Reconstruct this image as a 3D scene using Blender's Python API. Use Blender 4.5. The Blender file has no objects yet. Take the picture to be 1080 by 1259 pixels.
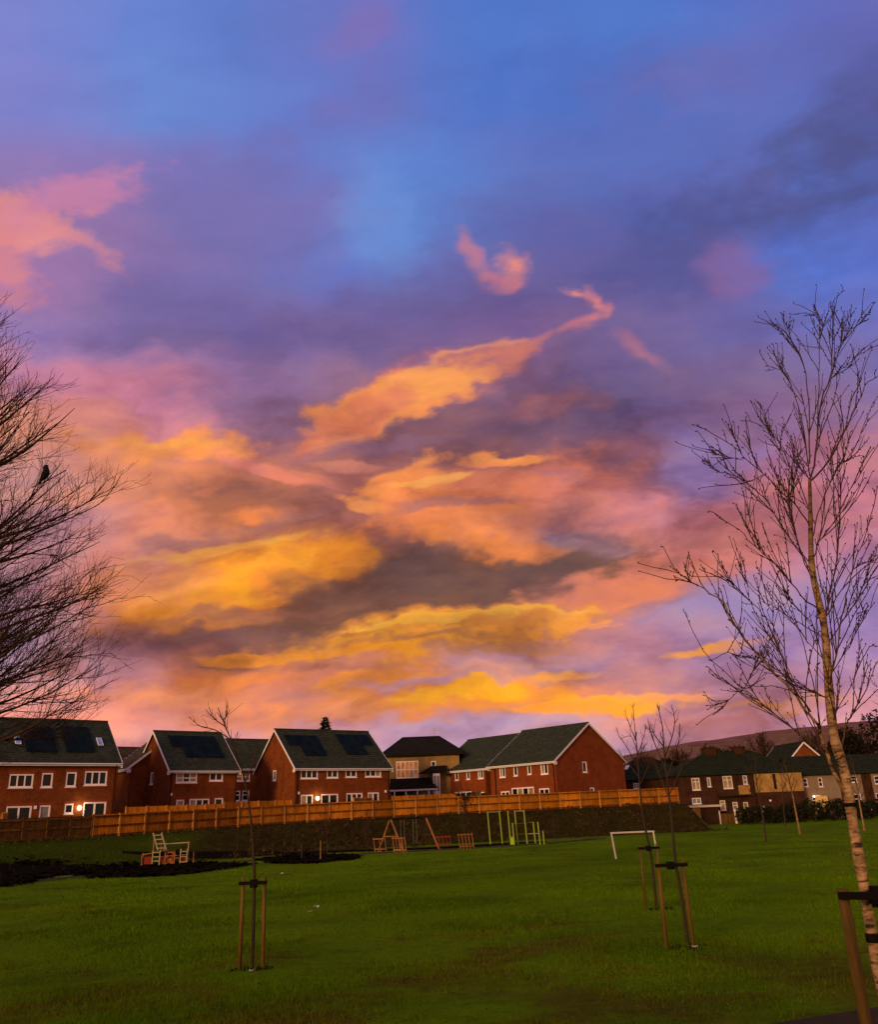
import bpy, bmesh, math, random
import numpy as np
from mathutils import Vector, Matrix
R = math.radians
scene = bpy.context.scene
COL = scene.collection

# ------------------------------------------------------------------ camera
EYE = 1.65
PITCH = math.atan(370.5 / 1050.0)
ROLL = R(2.2)
cam = bpy.data.cameras.new('camera')
cam.sensor_fit = 'HORIZONTAL'; cam.sensor_width = 36.0; cam.lens = 35.0
cam.clip_start = 0.1; cam.clip_end = 20000
cam_o = bpy.data.objects.new('camera', cam); COL.objects.link(cam_o)
cam_o.matrix_world = (Matrix.Translation((0, 0, EYE)) @ Matrix.Rotation(math.pi/2 + PITCH, 4, 'X')
                      @ Matrix.Rotation(-ROLL, 4, 'Z'))
scene.camera = cam_o

# ------------------------------------------------------------------ sun, world, exposure
SUN_AZ = 210.0      # degrees clockwise from +Y: behind the camera, to the left
SUN_EL = 11.0
sun = bpy.data.lights.new('sun', 'SUN')
sun.energy = 2.3; sun.angle = R(12); sun.color = (1.0, 0.60, 0.26)
sun_o = bpy.data.objects.new('sun', sun); COL.objects.link(sun_o)
sd = Vector((math.sin(R(SUN_AZ))*math.cos(R(SUN_EL)), math.cos(R(SUN_AZ))*math.cos(R(SUN_EL)), math.sin(R(SUN_EL))))
sun_o.rotation_euler = sd.to_track_quat('Z', 'Y').to_euler()
sun_o.location = sd * 50

vs = scene.view_settings
vs.view_transform = 'Standard'; vs.look = 'None'; vs.gamma = 1.0; vs.use_curve_mapping = False; vs.exposure = 0.0

def s2l(c):
    c = c / 255.0
    return c / 12.92 if c < 0.04045 else ((c + 0.055) / 1.055) ** 2.4
def rgbc(c):
    return tuple(s2l(x) for x in c)
def hexc(h, k=1.0):
    return tuple(s2l(int(h[i:i+2], 16)) * k for i in (0, 2, 4))

# The sunset sky as a function of direction. Stereographic sky coordinates (u, v) about a point 19 degrees
# up in the north; clouds are soft noisy lobes, the rest of the sky goes on as the same broken cloud.
US=[-0.5, -0.4286, -0.3571, -0.2857, -0.2143, -0.1429, -0.0714, 0.0, 0.0714, 0.1429, 0.2143, 0.2857, 0.3571, 0.4286, 0.5]
VS=[-0.2804, -0.2442, -0.2186, -0.1891, -0.1519, -0.1143, -0.0718, -0.0338, 0.009, 0.0566, 0.0945, 0.1509, 0.2067, 0.266, 0.3239, 0.3845, 0.4511, 0.5304]
GRID=[
 [(240,160,150), (239,160,151), (234,160,156), (229,160,161), (221,160,169), (213,160,177), (205,160,185), (197,160,192), (190,159,198), (192,157,192), (196,154,183), (194,155,185), (190,157,193), (191,155,190), (190,155,190)],
 [(240,160,150), (239,158,148), (232,154,151), (225,151,147), (206,142,155), (205,139,148), (200,142,158), (192,146,174), (184,147,183), (193,142,168), (204,138,151), (211,139,147), (211,143,157), (203,147,176), (201,148,182)],
 [(240,152,142), (239,150,141), (229,144,141), (222,139,124), (203,129,126), (211,129,115), (213,133,113), (208,134,120), (190,130,142), (188,125,138), (190,126,140), (194,130,143), (200,135,148), (201,139,164), (202,140,168)],
 [(218,150,158), (213,148,159), (209,134,132), (206,124,104), (198,118,98), (201,120,91), (203,130,108), (203,138,128), (196,131,115), (183,121,123), (178,122,143), (177,125,154), (179,130,164), (183,136,177), (185,138,181)],
 [(185,147,177), (180,141,171), (172,120,137), (170,106,97), (170,104,79), (173,105,68), (185,116,68), (194,124,72), (197,128,86), (200,129,109), (177,124,155), (167,125,168), (161,127,178), (161,129,184), (161,130,186)],
 [(165,135,165), (168,134,162), (193,130,131), (207,129,75), (192,114,67), (145,90,61), (128,83,63), (130,84,69), (155,97,81), (194,117,101), (179,119,140), (161,127,175), (148,128,189), (151,128,188), (153,128,187)],
 [(177,137,158), (185,138,152), (223,140,118), (238,151,70), (226,137,62), (180,109,63), (142,87,65), (125,82,67), (126,85,72), (134,90,87), (178,111,109), (172,127,162), (167,124,164), (170,125,168), (172,125,170)],
 [(195,139,149), (198,139,146), (223,139,120), (212,133,95), (187,115,82), (168,102,78), (146,92,81), (181,108,84), (186,109,89), (171,108,103), (165,112,122), (185,122,144), (215,127,126), (200,124,142), (194,123,149)],
 [(195,139,150), (197,139,148), (222,138,122), (185,115,102), (163,102,93), (162,100,91), (171,103,94), (200,117,95), (221,128,96), (215,123,104), (202,127,136), (169,127,177), (197,123,140), (193,118,142), (191,116,140)],
 [(208,146,144), (210,147,141), (225,144,118), (202,127,109), (173,109,108), (158,103,104), (159,101,98), (164,102,95), (167,104,97), (165,102,106), (170,107,125), (143,111,163), (148,110,160), (160,110,150), (162,109,145)],
 [(221,150,131), (221,147,132), (218,140,132), (196,129,139), (163,117,145), (141,104,135), (141,95,105), (131,87,103), (123,86,110), (115,87,121), (113,87,127), (119,91,136), (131,99,148), (138,107,159), (139,109,165)],
 [(180,130,166), (180,129,167), (205,131,153), (182,125,164), (150,115,164), (137,108,154), (150,109,138), (150,106,132), (139,99,131), (124,92,132), (110,90,141), (108,93,150), (113,101,162), (116,112,185), (121,118,196)],
 [(145,119,179), (145,118,178), (148,117,171), (133,111,170), (116,103,168), (115,102,163), (116,100,158), (117,96,152), (127,95,147), (124,97,146), (113,96,153), (102,97,162), (99,103,174), (101,115,197), (105,121,205)],
 [(164,120,175), (158,118,174), (142,114,172), (125,109,172), (114,109,175), (108,111,181), (99,115,195), (103,108,179), (108,100,160), (103,95,157), (95,94,161), (92,98,169), (98,106,182), (88,115,205), (89,113,202)],
 [(165,120,170), (163,119,170), (147,115,170), (127,112,172), (119,111,176), (111,116,186), (102,139,215), (95,128,203), (93,108,180), (91,102,174), (85,98,172), (86,98,172), (91,106,184), (82,111,200), (82,102,184)],
 [(148,125,187), (149,125,185), (140,120,185), (125,118,187), (118,118,189), (110,120,195), (100,133,211), (92,130,210), (88,116,195), (84,113,193), (81,110,191), (82,107,187), (82,105,185), (80,102,181), (79,94,169)],
 [(128,131,206), (128,130,205), (119,134,209), (106,139,214), (103,131,210), (102,123,204), (107,114,189), (89,118,201), (80,118,204), (76,116,203), (78,114,200), (83,112,196), (86,107,189), (88,100,178), (91,99,176)],
 [(125,135,212), (125,135,212), (118,134,212), (104,132,211), (98,128,208), (106,121,200), (113,115,193), (86,119,202), (79,120,205), (79,120,205), (81,119,204), (86,114,199), (92,109,193), (98,106,187), (100,105,185)],
]
FEATURES=[
 (0.3629,0.1324,0.1721,0.0473,4.7,(100,85,135),0.35,0.90),
 (0.0979,0.0765,0.2172,0.0425,-14.4,(112,82,110),0.50,0.80),
 (-0.1760,-0.1905,0.2401,0.0406,-3.1,(222,128,95),0.70,1.00),
 (0.0485,-0.2096,0.2444,0.0320,2.1,(232,133,64),0.60,1.00),
 (-0.3098,-0.0907,0.1328,0.0797,-3.1,(222,132,112),0.42,1.00),
 (0.0946,-0.0136,0.2459,0.0757,-2.2,(205,120,100),0.45,1.00),
 (-0.1135,0.0134,0.2075,0.0660,-2.2,(176,106,96),0.50,1.00),
 (-0.0036,-0.0935,0.3136,0.0551,4.8,(112,76,62),0.92,0.90),
 (-0.1559,-0.1284,0.2144,0.0336,2.2,(116,76,60),0.85,0.80),
 (0.1115,-0.0617,0.1885,0.0339,2.0,(108,74,66),0.85,0.80),
 (-0.1372,-0.1275,0.1778,0.0356,1.3,(118,76,60),0.60,0.80),
 (-0.2478,0.0231,0.1091,0.0291,-10.4,(138,86,78),0.75,0.80),
 (0.0499,0.0595,0.1235,0.0285,-12.3,(115,76,88),0.50,0.80),
 (0.2115,0.1321,0.1193,0.0551,-18.1,(98,84,138),0.40,0.90),
 (-0.2842,-0.1428,0.1429,0.0143,-1.4,(140,92,95),0.50,0.90),
 (0.0836,0.2173,0.0562,0.0375,17.0,(105,88,150),0.40,0.90),
 (0.4425,0.3673,0.1043,0.0802,37.5,(72,80,138),0.85,1.00),
 (0.2911,0.4644,0.1193,0.0426,3.6,(104,108,180),0.65,1.00),
 (0.3196,0.3303,0.1294,0.0388,15.2,(76,84,146),0.80,1.00),
 (-0.1793,0.3457,0.1261,0.0540,-0.4,(120,112,180),0.65,1.00),
 (-0.2763,0.2404,0.1592,0.0442,-0.3,(110,98,156),0.60,1.00),
 (0.0278,0.2334,0.1315,0.0470,7.4,(102,88,146),0.65,1.00),
 (0.2498,0.2663,0.1343,0.0448,11.0,(84,84,146),0.65,1.00),
 (0.1414,0.3088,0.0826,0.0367,-22.4,(98,96,168),0.60,1.00),
 (0.1611,0.4676,0.0797,0.0532,-4.1,(76,116,204),0.30,1.00),
 (-0.0429,0.3302,0.0416,0.0509,-1.7,(110,165,238),0.40,1.00),
 (0.2946,0.0255,0.0491,0.0312,-23.2,(155,135,205),0.50,1.00),
 (0.4050,0.2623,0.0583,0.0333,-5.4,(82,120,220),0.40,1.00),
 (0.3180,0.0662,0.0529,0.0141,-13.4,(140,125,200),0.40,1.00),
 (0.1317,-0.0293,0.0846,0.0226,-7.2,(165,125,150),0.60,0.90),
 (0.2928,-0.1186,0.1066,0.0267,9.1,(148,132,195),0.50,1.00),
 (0.4477,-0.0989,0.0489,0.0245,-1.1,(140,125,190),0.40,1.00),
 (0.1436,-0.1800,0.0929,0.0130,6.5,(182,150,185),0.50,0.90),
 (-0.0073,-0.1891,0.0566,0.0132,7.6,(215,165,180),0.45,0.90),
 (-0.3262,-0.0436,0.0176,0.0123,-2.7,(190,150,190),0.40,1.00),
 (0.0469,-0.2444,0.1404,0.0094,1.1,(185,160,200),0.60,1.00),
 (-0.4370,0.3294,0.0840,0.0240,-8.8,(236,148,142),0.85,0.70),
 (-0.3816,0.3562,0.0660,0.0214,15.4,(214,132,165),0.70,0.70),
 (-0.4538,0.2825,0.0319,0.0359,57.8,(225,135,140),0.70,0.70),
 (-0.3738,0.3099,0.0459,0.0117,-36.9,(218,135,145),0.60,0.70),
 (-0.4085,0.2921,0.0328,0.0115,11.4,(150,115,175),0.70,0.80),
 (-0.3528,0.1417,0.0948,0.0413,-20.1,(218,132,155),0.60,0.80),
 (-0.4303,0.1157,0.0742,0.0280,-0.9,(238,150,105),0.45,0.80),
 (-0.0773,0.5252,0.0370,0.0194,29.9,(140,112,178),0.45,1.00),
 (-0.0981,0.4525,0.0358,0.0143,-0.8,(120,112,182),0.40,1.00),
 (0.2656,0.4629,0.0430,0.0189,-5.4,(105,108,180),0.50,1.00),
 (0.3418,0.2636,0.0293,0.0276,16.0,(150,100,150),0.45,0.90),
 (0.0486,0.2940,0.0130,0.0316,21.6,(200,124,142),0.75,0.90),
 (0.0909,0.2795,0.0279,0.0242,26.5,(238,142,125),0.90,0.90),
 (0.0812,0.2629,0.0280,0.0130,-2.7,(205,120,135),0.70,0.80),
 (0.1842,0.2329,0.0220,0.0092,-42.1,(228,132,130),0.90,0.80),
 (0.1204,0.1962,0.0299,0.0075,17.0,(188,112,128),0.80,0.90),
 (0.1551,0.2072,0.0278,0.0083,18.9,(200,116,128),0.80,0.90),
 (0.1820,0.2149,0.0202,0.0110,27.0,(212,122,128),0.80,0.90),
 (0.1968,0.2231,0.0092,0.0128,-3.5,(214,124,130),0.70,0.90),
 (0.1660,0.2431,0.0184,0.0064,-20.8,(236,140,132),0.90,0.80),
 (0.2398,0.1785,0.0381,0.0118,-35.0,(172,110,138),0.80,0.90),
 (0.0251,0.1595,0.1135,0.0284,13.5,(230,127,93),0.80,0.90),
 (-0.0423,0.1339,0.0852,0.0246,19.8,(245,150,80),0.90,0.60),
 (0.0106,0.1526,0.0568,0.0151,9.6,(252,163,86),0.85,0.60),
 (-0.0907,0.1073,0.0660,0.0189,27.9,(228,126,96),0.80,0.70),
 (0.0823,0.1757,0.0423,0.0207,12.3,(210,122,100),0.70,0.80),
 (-0.1059,0.0842,0.0283,0.0075,8.1,(235,145,105),0.70,0.70),
 (0.0993,0.1189,0.0660,0.0207,5.4,(190,112,100),0.50,0.90),
 (-0.3034,0.0855,0.0753,0.0160,-1.5,(250,152,76),0.85,0.70),
 (-0.3224,0.0583,0.0879,0.0158,-4.9,(232,142,105),0.50,0.80),
 (-0.3842,0.0327,0.0681,0.0187,-7.4,(232,140,105),0.40,0.90),
 (-0.1960,0.0542,0.0416,0.0055,-22.3,(215,125,125),0.70,0.60),
 (-0.1453,0.0411,0.0375,0.0056,-14.2,(205,120,110),0.60,0.60),
 (-0.2072,0.0056,0.0369,0.0092,-2.2,(225,130,85),0.70,0.70),
 (0.0802,0.0573,0.0568,0.0095,-0.3,(252,157,80),0.95,0.50),
 (0.0496,0.0528,0.0285,0.0048,-0.3,(240,142,90),0.80,0.60),
 (-0.0321,0.0312,0.0400,0.0124,9.8,(250,157,71),0.95,0.50),
 (-0.0871,0.0105,0.0265,0.0076,-10.2,(245,152,86),0.95,0.50),
 (-0.1023,0.0557,0.0283,0.0047,-2.0,(220,135,115),0.60,0.60),
 (0.0771,0.0251,0.1232,0.0341,7.8,(234,129,89),0.70,0.90),
 (0.0186,-0.0107,0.0857,0.0286,-2.2,(245,140,80),0.85,0.60),
 (0.0555,-0.0426,0.0760,0.0133,-7.1,(238,135,63),0.75,0.70),
 (0.1711,0.0213,0.0745,0.0317,-7.4,(236,135,118),0.65,0.80),
 (0.2350,-0.0001,0.0503,0.0274,-22.8,(222,138,150),0.60,0.80),
 (0.1420,-0.0059,0.0657,0.0188,7.9,(165,110,110),0.40,0.90),
 (-0.1907,-0.0498,0.1112,0.0315,5.6,(240,145,44),0.75,0.90),
 (-0.1159,-0.0530,0.0377,0.0207,-2.4,(243,145,32),0.80,0.70),
 (-0.2649,-0.0838,0.0812,0.0235,9.5,(238,141,44),0.75,0.90),
 (-0.2832,-0.0940,0.0537,0.0161,7.3,(252,166,28),0.80,0.70),
 (-0.2000,-0.0513,0.0647,0.0129,9.7,(250,162,43),0.70,0.60),
 (-0.3014,-0.1096,0.0711,0.0160,-3.2,(240,140,43),0.70,0.80),
 (-0.3352,-0.0524,0.0525,0.0350,-2.8,(232,140,110),0.50,0.90),
 (0.2035,-0.0930,0.1381,0.0184,12.5,(226,130,108),0.75,0.70),
 (0.3315,-0.0503,0.0963,0.0350,-7.1,(226,130,122),0.60,0.80),
 (0.3598,0.0042,0.0691,0.0259,8.3,(215,125,130),0.50,0.90),
 (0.4372,0.0462,0.0577,0.0247,-3.0,(185,110,135),0.40,0.90),
 (0.0138,-0.1357,0.1801,0.0171,4.8,(240,147,44),0.80,0.80),
 (-0.0438,-0.1550,0.1135,0.0132,5.6,(248,160,32),0.85,0.60),
 (0.1086,-0.1296,0.0846,0.0094,-1.8,(246,155,54),0.85,0.50),
 (-0.1195,-0.1638,0.0562,0.0094,1.2,(240,145,36),0.80,0.60),
 (-0.2213,-0.1622,0.0548,0.0055,-2.2,(240,145,46),0.85,0.50),
 (-0.2489,-0.1816,0.0813,0.0081,-6.5,(232,133,61),0.70,0.70),
 (-0.1017,-0.1962,0.0749,0.0112,11.1,(245,145,43),0.80,0.60),
 (-0.1387,-0.1814,0.0559,0.0065,2.1,(160,98,80),0.60,0.80),
 (-0.0272,-0.2179,0.1411,0.0132,3.6,(236,140,61),0.75,0.70),
 (0.0579,-0.2080,0.1033,0.0141,4.1,(244,149,41),0.85,0.70),
 (0.0391,-0.2093,0.0658,0.0085,4.0,(252,172,32),0.85,0.50),
 (0.1336,-0.1917,0.0465,0.0065,2.5,(250,160,50),0.80,0.60),
 (0.1967,-0.2197,0.0776,0.0091,2.0,(250,166,36),0.95,0.60),
 (0.1413,-0.2232,0.0648,0.0074,4.6,(244,151,43),0.80,0.70),
 (0.2511,-0.2177,0.0448,0.0054,0.4,(246,160,54),0.80,0.70),
 (0.1318,-0.2266,0.0742,0.0065,0.7,(245,150,61),0.80,0.60),
 (0.2601,-0.2169,0.0447,0.0036,0.4,(238,150,110),0.70,0.60),
 (0.2991,-0.1628,0.0548,0.0062,9.4,(248,166,72),0.95,0.60),
 (0.3519,-0.1562,0.0430,0.0052,7.7,(225,150,130),0.60,0.70),
 (0.3572,-0.0603,0.0518,0.0069,-1.7,(235,140,130),0.50,0.70),
 (0.3727,-0.2254,0.0761,0.0076,4.3,(244,155,68),0.75,0.80),
 (0.3026,-0.2414,0.1049,0.0061,1.9,(228,142,130),0.60,0.70),
 (-0.2938,-0.1969,0.1064,0.0115,-5.9,(236,145,105),0.70,0.80),
 (-0.1397,-0.2245,0.0835,0.0074,-1.1,(228,140,110),0.60,0.70),
 (-0.3546,-0.1611,0.0518,0.0224,-4.0,(168,118,150),0.50,0.90),
 (-0.1763,-0.2042,0.0461,0.0065,-3.2,(165,112,125),0.50,0.80),
 (0.2359,-0.1728,0.0815,0.0091,5.0,(165,118,150),0.50,0.90),
 (0.2793,-0.1963,0.0977,0.0089,1.4,(170,122,145),0.50,0.90),
 (-0.0637,0.0733,0.0853,0.0076,7.9,(140,100,125),0.60,0.80),
 (0.0192,0.0036,0.0666,0.0067,5.8,(165,110,115),0.60,0.70),
 (-0.2722,-0.0256,0.0811,0.0072,3.7,(160,108,110),0.60,0.80),
 (-0.2294,-0.1135,0.0914,0.0073,3.1,(150,95,80),0.60,0.80),
 (-0.0248,-0.1511,0.1041,0.0057,4.7,(150,95,80),0.60,0.80),
 (0.0879,-0.1701,0.1033,0.0075,5.2,(175,128,160),0.70,0.80),
 (0.0113,-0.1972,0.1132,0.0047,2.8,(190,140,160),0.60,0.70),
 (-0.1983,-0.0023,0.0740,0.0055,5.9,(160,105,105),0.60,0.80),
 (0.1434,0.0319,0.0656,0.0066,-8.4,(190,120,130),0.60,0.80),
 (-0.2269,-0.0313,0.0825,0.0064,7.8,(250,180,70),0.60,0.80),
 (0.0258,0.1782,0.0661,0.0066,15.4,(246,162,98),0.50,0.90),
 (-0.2943,0.0899,0.0534,0.0053,-1.5,(250,170,80),0.60,0.80),
 (0.0140,-0.1291,0.1233,0.0047,5.8,(252,182,55),0.80,0.60),
 (0.0014,0.0357,0.0381,0.0038,7.8,(250,170,85),0.80,0.60),
]
class NT:
    """small helper to write node trees"""
    def __init__(s, tree): s.t = tree
    def n(s, typ, **kw):
        nd = s.t.nodes.new(typ)
        for k, v in kw.items(): setattr(nd, k, v)
        return nd
    def put(s, sock, v):
        if isinstance(v, bpy.types.NodeSocket): s.t.links.new(v, sock)
        else: sock.default_value = v
    def m(s, op, a, b=0.0, c=0.0, clamp=False):
        nd = s.n('ShaderNodeMath', operation=op, use_clamp=clamp)
        for i, v in enumerate((a, b, c)): s.put(nd.inputs[i], v)
        return nd.outputs[0]
    def vm(s, op, a, b=(0, 0, 0), scale=None):
        nd = s.n('ShaderNodeVectorMath', operation=op)
        s.put(nd.inputs[0], a)
        if op not in ('LENGTH', 'NORMALIZE', 'SCALE'): s.put(nd.inputs[1], b)
        if scale is not None: s.put(nd.inputs['Scale'], scale)
        return nd.outputs['Value'] if op in ('LENGTH', 'DOT_PRODUCT', 'DISTANCE') else nd.outputs[0]
    def noise(s, vec, scale, detail=4.0, rough=0.55, dist=0.0, color=False, dims='3D'):
        nd = s.n('ShaderNodeTexNoise', noise_dimensions=dims)
        s.put(nd.inputs['Vector'], vec); s.put(nd.inputs['Scale'], scale); s.put(nd.inputs['Detail'], detail)
        s.put(nd.inputs['Roughness'], rough); s.put(nd.inputs['Distortion'], dist)
        return nd.outputs['Color' if color else 'Fac']
    def mr(s, v, a, b, c=0.0, d=1.0, smooth=False):
        nd = s.n('ShaderNodeMapRange', interpolation_type='SMOOTHSTEP' if smooth else 'LINEAR')
        for i, x in enumerate((v, a, b, c, d)): s.put(nd.inputs[i], x)
        return nd.outputs[0]
    def mix(s, f, a, b, blend='MIX'):
        nd = s.n('ShaderNodeMix', data_type='RGBA', blend_type=blend)
        s.put(nd.inputs[0], f)
        for i, v in ((6, a), (7, b)):
            s.put(nd.inputs[i], (*v, 1.0) if isinstance(v, tuple) and len(v) == 3 else v)
        return nd.outputs[2]
    def ramp(s, f, stops, interp='LINEAR'):
        nd = s.n('ShaderNodeValToRGB'); cr = nd.color_ramp; cr.interpolation = interp
        while len(cr.elements) < len(stops): cr.elements.new(0.5)
        for e, (p, c) in zip(cr.elements, stops):
            e.position = p; e.color = (*c, 1.0) if len(c) == 3 else c
        s.put(nd.inputs[0], f)
        return nd.outputs[0]
    def mapping(s, vec, loc=(0, 0, 0), rot=(0, 0, 0), scale=(1, 1, 1), kind='POINT'):
        nd = s.n('ShaderNodeMapping', vector_type=kind)
        s.put(nd.inputs['Vector'], vec); nd.inputs['Location'].default_value = loc
        nd.inputs['Rotation'].default_value = rot; nd.inputs['Scale'].default_value = scale
        return nd.outputs[0]
    def sep(s, v):
        nd = s.n('ShaderNodeSeparateXYZ'); s.put(nd.inputs[0], v); return nd.outputs
    def comb(s, x, y, z=0.0):
        nd = s.n('ShaderNodeCombineXYZ')
        for i, v in enumerate((x, y, z)): s.put(nd.inputs[i], v)
        return nd.outputs[0]

world = bpy.data.worlds.new('World'); scene.world = world; world.use_nodes = True
def build_sky():
    t = world.node_tree; t.nodes.clear(); N = NT(t)
    sky = N.n('ShaderNodeTexSky', sky_type='NISHITA', sun_disc=False, sun_elevation=R(SUN_EL), sun_rotation=R(SUN_AZ))
    K = 10.0                                           # clouds are given in picture light; the background runs at 0.1
    d = N.n('ShaderNodeTexCoord').outputs['Generated']
    cp, sp = math.cos(PITCH), math.sin(PITCH)
    dc = N.vm('DOT_PRODUCT', d, (0, cp, sp)); du = N.vm('DOT_PRODUCT', d, (1, 0, 0)); dv = N.vm('DOT_PRODUCT', d, (0, -sp, cp))
    k = N.m('DIVIDE', 2.0, N.m('MAXIMUM', N.m('ADD', dc, 1.0), 0.02))
    U = N.m('MULTIPLY', du, k); V = N.m('MULTIPLY', dv, k)
    uv = N.comb(U, V)
    el = N.sep(d)[2]
    # wisps run flatter towards the horizon
    st = N.comb(N.m('MULTIPLY', U, 0.55), N.m('ADD', V, N.m('MULTIPLY', U, -0.08)))
    w1 = N.vm('SUBTRACT', N.noise(st, 3.2, 3, 0.55, 0.4, True, '2D'), (0.5, 0.5, 0.5))
    w2 = N.vm('SUBTRACT', N.noise(st, 13.0, 4, 0.55, 0.15, True, '2D'), (0.5, 0.5, 0.5))
    w3 = N.vm('SUBTRACT', N.noise(st, 34.0, 2, 0.5, 0.1, True, '2D'), (0.5, 0.5, 0.5))
    warp = N.vm('ADD', N.vm('MULTIPLY', w1, (0.15, 0.07, 0)), N.vm('MULTIPLY', w2, (0.09, 0.045, 0)))
    q = N.vm('ADD', uv, warp)
    qx, qy, _ = N.sep(q)
    fx = N.mr(qx, US[0], US[-1])
    col = None
    for i, row in enumerate(GRID):
        cs = row
        r = N.ramp(fx, [(j/(len(cs)-1), rgbc(c)) for j, c in enumerate(cs)])
        col = r if col is None else N.mix(N.mr(qy, VS[i-1], VS[i], smooth=True), col, r)
    ed = N.m('SUBTRACT', N.noise(st, 8.0, 7, 0.60, 0.3, False, '2D'), 0.5)
    ed2 = N.m('SUBTRACT', N.noise(N.vm('ADD', st, (3.1, 1.7, 0)), 30.0, 5, 0.6, 0.15, False, '2D'), 0.5)
    edge = N.m('ADD', N.m('MULTIPLY', ed, 1.8), N.m('MULTIPLY', ed2, 0.9))
    q2 = N.vm('ADD', N.vm('ADD', uv, N.vm('MULTIPLY', w3, (0.05, 0.025, 0))), N.vm('ADD', N.vm('MULTIPLY', w1, (0.05, 0.03, 0)), N.vm('MULTIPLY', w2, (0.10, 0.05, 0))))
    q3 = N.vm('ADD', uv, N.vm('SCALE', N.vm('SUBTRACT', q2, uv), scale=0.45))          # small clouds keep their shape better
    for i, (u, v, a, b, rot, c, op, so) in enumerate(FEATURES):
        if i % 12 == 0: q2 = N.vm('ADD', q2, N.vm('SCALE', col, scale=1e-7)); q3 = N.vm('ADD', q3, N.vm('SCALE', col, scale=1e-7))     # keeps the node evaluation sequential
        m = N.mapping(q3 if a < 0.055 else q2, (u, v, 0), (0, 0, R(rot)), (a*1.5, b*1.45, 1), 'TEXTURE')
        tt = N.m('ADD', N.m('SUBTRACT', 1.0, N.vm('LENGTH', m)), edge)
        al = N.mr(tt, 0.0, so*0.9, 0.0, op, smooth=True)
        col = N.mix(al, col, rgbc(c))
    # thin streaks of lighter and darker vapour in it all
    g = N.noise(N.comb(N.m('MULTIPLY', U, 0.4), V), 20.0, 4, 0.55, 0.2, False, '2D')
    col = N.mix(1.0, col, N.ramp(g, [(0.25, (0.95, 0.95, 0.96)), (0.5, (1, 1, 1)), (0.75, (1.04, 1.04, 1.03))]), 'MULTIPLY')
    lum = N.noise(N.vm('ADD', N.vm('MULTIPLY', q2, (0.55, 1, 1)), (5.2, 0.3, 0)), 8.0, 5, 0.56, 0.2, False, '2D')
    low_ = N.mr(V, 0.28, 0.05, 0.12, 1.0)
    # finer ragged relief of the lit and shaded lobes, combed along the wind
    fine = N.noise(N.vm('ADD', N.vm('ADD', N.vm('MULTIPLY', st, (0.7, 1, 1)), N.vm('MULTIPLY', w1, (0.04, 0.06, 0))), (1.7, 8.4, 0)), 20.0, 6, 0.56, 0.1, False, '2D')
    col = N.mix(N.m('MULTIPLY', low_, .9), col, N.mix(1.0, col, N.ramp(fine, [(0.34, (0.72, 0.67, 0.72)), (0.48, (0.97, 0.96, 0.97)), (0.62, (1.18, 1.13, 0.94))]), 'MULTIPLY'))
    col = N.mix(low_, col, N.mix(1.0, col, N.ramp(lum, [(0.32, (0.56, 0.51, 0.55)), (0.45, (0.86, 0.84, 0.86)), (0.54, (1.0, 1.0, 1.0)), (0.66, (1.24, 1.15, 0.92))]), 'MULTIPLY'))
    # the same broken sunset cloud over the rest of the sky
    px = N.vm('SCALE', d, scale=N.m('DIVIDE', 1.0, N.m('MAXIMUM', N.m('ADD', el, 0.16), 0.05)))
    px = N.vm('MULTIPLY', px, (1, 1, 0.3))
    f1 = N.noise(px, 0.9, 5, 0.58, 0.6); f2 = N.noise(N.vm('ADD', px, (7.3, 2.1, 0)), 1.7, 5, 0.6, 0.4)
    low = N.ramp(N.mr(el, 0.0, 0.8), [(0, hexc('d09888')), (0.25, hexc('b07878')), (0.55, hexc('90748c')), (1, hexc('7478a8'))])
    lit = N.ramp(N.mr(el, 0.0, 0.8), [(0, hexc('f8a850')), (0.3, hexc('f09848')), (0.6, hexc('e08c68')), (1, hexc('b08490'))])
    gap = N.mix(0.75, N.vm('SCALE', sky.outputs[0], scale=0.1), N.ramp(N.mr(el, 0.0, 0.8), [(0, hexc('c8a0a0')), (0.5, hexc('9088a8')), (1, hexc('6c7cb0'))]))
    rest = N.mix(N.mr(f1, 0.40, 0.56, smooth=True), gap, low)
    rest = N.mix(N.mr(f2, 0.46, 0.62, 0, 0.9, smooth=True), rest, lit)
    ax = N.m('ABSOLUTE', U)
    msk = N.m('MAXIMUM', N.mr(ax, 0.52, 0.85, smooth=True), N.mr(V, 0.58, 0.9, smooth=True))
    col = N.mix(N.m('MULTIPLY', N.m('SUBTRACT', 1.0, msk), 0.94), rest, col)
    bg = N.n('ShaderNodeBackground'); bg.inputs['Strength'].default_value = 0.1
    N.put(bg.inputs['Color'], N.vm('SCALE', col, scale=K))
    out = N.n('ShaderNodeOutputWorld'); t.links.new(bg.outputs[0], out.inputs[0])
build_sky()
world.cycles.sampling_method = 'MANUAL'; world.cycles.sample_map_resolution = 256

# ------------------------------------------------------------------ helpers
rng = np.random.default_rng(11)
random.seed(4)

def tag(o, label=None, cat=None, group=None, kind=None):
    if label: o['label'] = label
    if cat: o['category'] = cat
    if group: o['group'] = group
    if kind: o['kind'] = kind
    return o
def empty(name, loc=(0, 0, 0), rz=0.0):
    o = bpy.data.objects.new(name, None); COL.objects.link(o)
    o.location = loc; o.rotation_euler = (0, 0, rz); o.empty_display_size = 0.2
    return o
def thing(name, label, cat, loc=(0, 0, 0), rz=0.0, group=None):
    return tag(empty(name, loc, rz), label, cat, group)

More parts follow.
